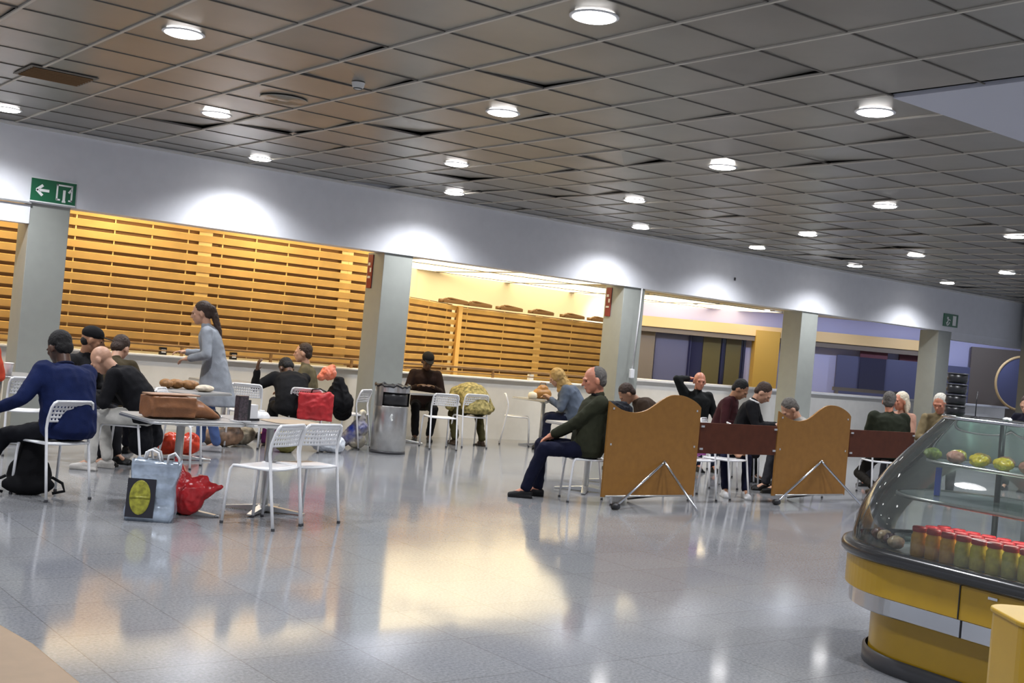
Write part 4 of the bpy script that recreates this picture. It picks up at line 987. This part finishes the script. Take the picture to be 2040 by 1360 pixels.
for k in range(3):
    lump('bread_roll', 'brown bread roll heaped on the table before the hunched men', 'bread', (4.80+.13*k, 12.12+.06*(k % 2), .737), (.10, .07, .05), mat('bread crust', (.26, .12, .035), .6, var=.35, scale=25), 'bread rolls on the hunched men table', .008)
lump('crumpled_paper', 'crumpled pale paper beside the bread rolls', 'paper', (5.12, 11.86, .737), (.12, .08, .035), mat('cream paper', (.65, .55, .42), .6, var=.2, scale=14), None, .015)
# red bag hanging on the chair back
t = thing('red_bag', 'red shoulder bag hanging on the back of a white chair', 'bag', (7.07, 13.00, .50), f(.5, .87))
g = G(); g.box((0, -.20, .06), (.42, .12, .32)); g.ell((.02, -.20, .08), (.20, .08, .16)); g.cap((.05, -.2, .16), (.16, -.22, .22), .07, .04); g.blob('bag_body', mat('red fabric', (.48, .02, .025), .5, var=.15, bump=.3), t, .011, .016, .09)
G().tube([(-.08, -.18, .18), (-.05, -.22, .27), (.04, -.24, .285), (.12, -.22, .25), (.14, -.18, .18)], .010, 8).build('handle', M['black'], t, True)
# black coat with orange scarf on a chair
def sh(g): g.cap((0, -.02, .26), (.02, -.06, -.0), .07, .17); g.cap((.02, -.05, .02), (.12, -.05, -.12), .15, .13); g.cap((-.04, 0, .2), (-.12, 0, .0), .06, .12)
t = soft('black_coat', 'black coat draped in a peak over the chair beside the bin column', 'coat', (7.58, 13.42, .60), f(-.6, .8), cloth((.008, .008, .010)), sh, .012, .02, .09)
def sh(g): g.ell((0, 0, 0), (.11, .09, .09)); g.cap((0, 0, 0), (-.10, .02, -.05), .07, .05); g.cap((0, 0, .02), (.06, 0, .08), .06, .04)
t = soft('orange_scarf', 'bundled orange and pink scarf on top of the black coat', 'scarf', (7.36, 13.28, .96), .2, mat('orange scarf', (.72, .14, .05), .7, var=.35, scale=14, vcol=(.75, .30, .20)), sh, .009, .018, .05)
def sh(g): g.cap((-.15, 0, .05), (.15, 0, .04), .10, .11); g.cap((0, 0, .05), (.1, -.05, -.08), .09, .07); g.cap((-.1, 0, .04), (-.14, -.03, -.08), .08, .06)
soft('dark_coat', 'dark navy coat heaped on the table above the dip of the left partition', 'coat', (8.93, 9.62, .86), .2, cloth((.012, .014, .022)), sh, .012, .02, .08)
def sh(g): g.cap((-.10, 0, .02), (.10, 0, .02), .10, .09); g.cap((-.08, -.02, 0), (-.06, -.04, -.22), .10, .12); g.cap((.08, 0, 0), (.10, -.02, -.18), .09, .10)
soft('black_jacket', 'black jacket hanging beside the man in white trousers', 'jacket', (4.20, 11.06, .50), .4, cloth((.010, .011, .015)), sh, .012, .02, .09)
# handbag on the parapet table
t = thing('handbag', 'tan handbag standing on the table by the woman in the headscarf', 'bag', (11.72, 14.32, .737), -.3)
g = G(); g.cap((-.07, 0, .08), (.07, 0, .08), .08, .08); g.box((0, 0, .07), (.24, .10, .13)); g.ell((0, 0, .15), (.10, .05, .07)); g.blob('bag_body', mat('tan leather', (.42, .20, .05), .45, var=.25, scale=12), t, .009, .01, .08)
G().tube([(-.06, 0, .18), (-.04, 0, .25), (.04, 0, .25), (.06, 0, .18)], .008, 8).build('handle', M['rail'], t, True)
t = thing('paper_cup', 'cream domed cup on the handbag table by the parapet', 'cup', (11.45, 14.22, .737)); G().lathe([(.0001, 0), (.06, 0), (.075, .04), (.06, .09), (.0001, .11)], n=24).build('cup_body', mat('cream cup', (.8, .72, .55), .4), t, True)
for x, y, lab in ((5.95, 15.25, 'small dark cup on the parapet behind the woman in grey'), (6.95, 15.25, 'small black and white carton on the parapet left of the bearded man'), (12.2, 15.25, 'small pale carton on the parapet behind the headscarf table')):
    t = thing('small_carton', lab, 'carton', (x, y, .98)); G().box((0, 0, .05), (.09, .06, .10)).build('carton', M['offwhite'] if 'pale' in lab else M['black'], t, False, .003); G().box((0, -.032, .05), (.06, .004, .04)).build('print', M['white'], t)
lump('tissue_wad', 'small white scrap lying on the floor beside the red plastic bag', 'tissue', (3.86, 8.50, 0), (.03, .02, .008), M['white'])

o = thing('ceiling_vent', 'dark square air grille set in the ceiling at the far upper left', 'vent', (2.97, 10.61, HC))
g = G().box((0, 0, -.004), (.56, .56, .006)); g.build('vent_frame', M['joint'], o)
for k in range(7): G().box((0, -.21+k*.07, -.012), (.50, .02, .012), (.5, 0, 0)).build('slat', M['backing'], o)
for x, y, lab in ((4.59, 9.52, 'round flush air diffuser in the ceiling right of the second row lamp'),):
    o = thing('air_diffuser', lab, 'vent', (x, y, HC))
    G().lathe([(.20, -.001), (.21, -.006), (.20, -.012), (.17, -.004), (.15, -.012), (.12, -.004), (.10, -.012), (.07, -.004), (.05, -.012), (.0001, -.012)], n=36).build('rings', M['tile'], o, True)
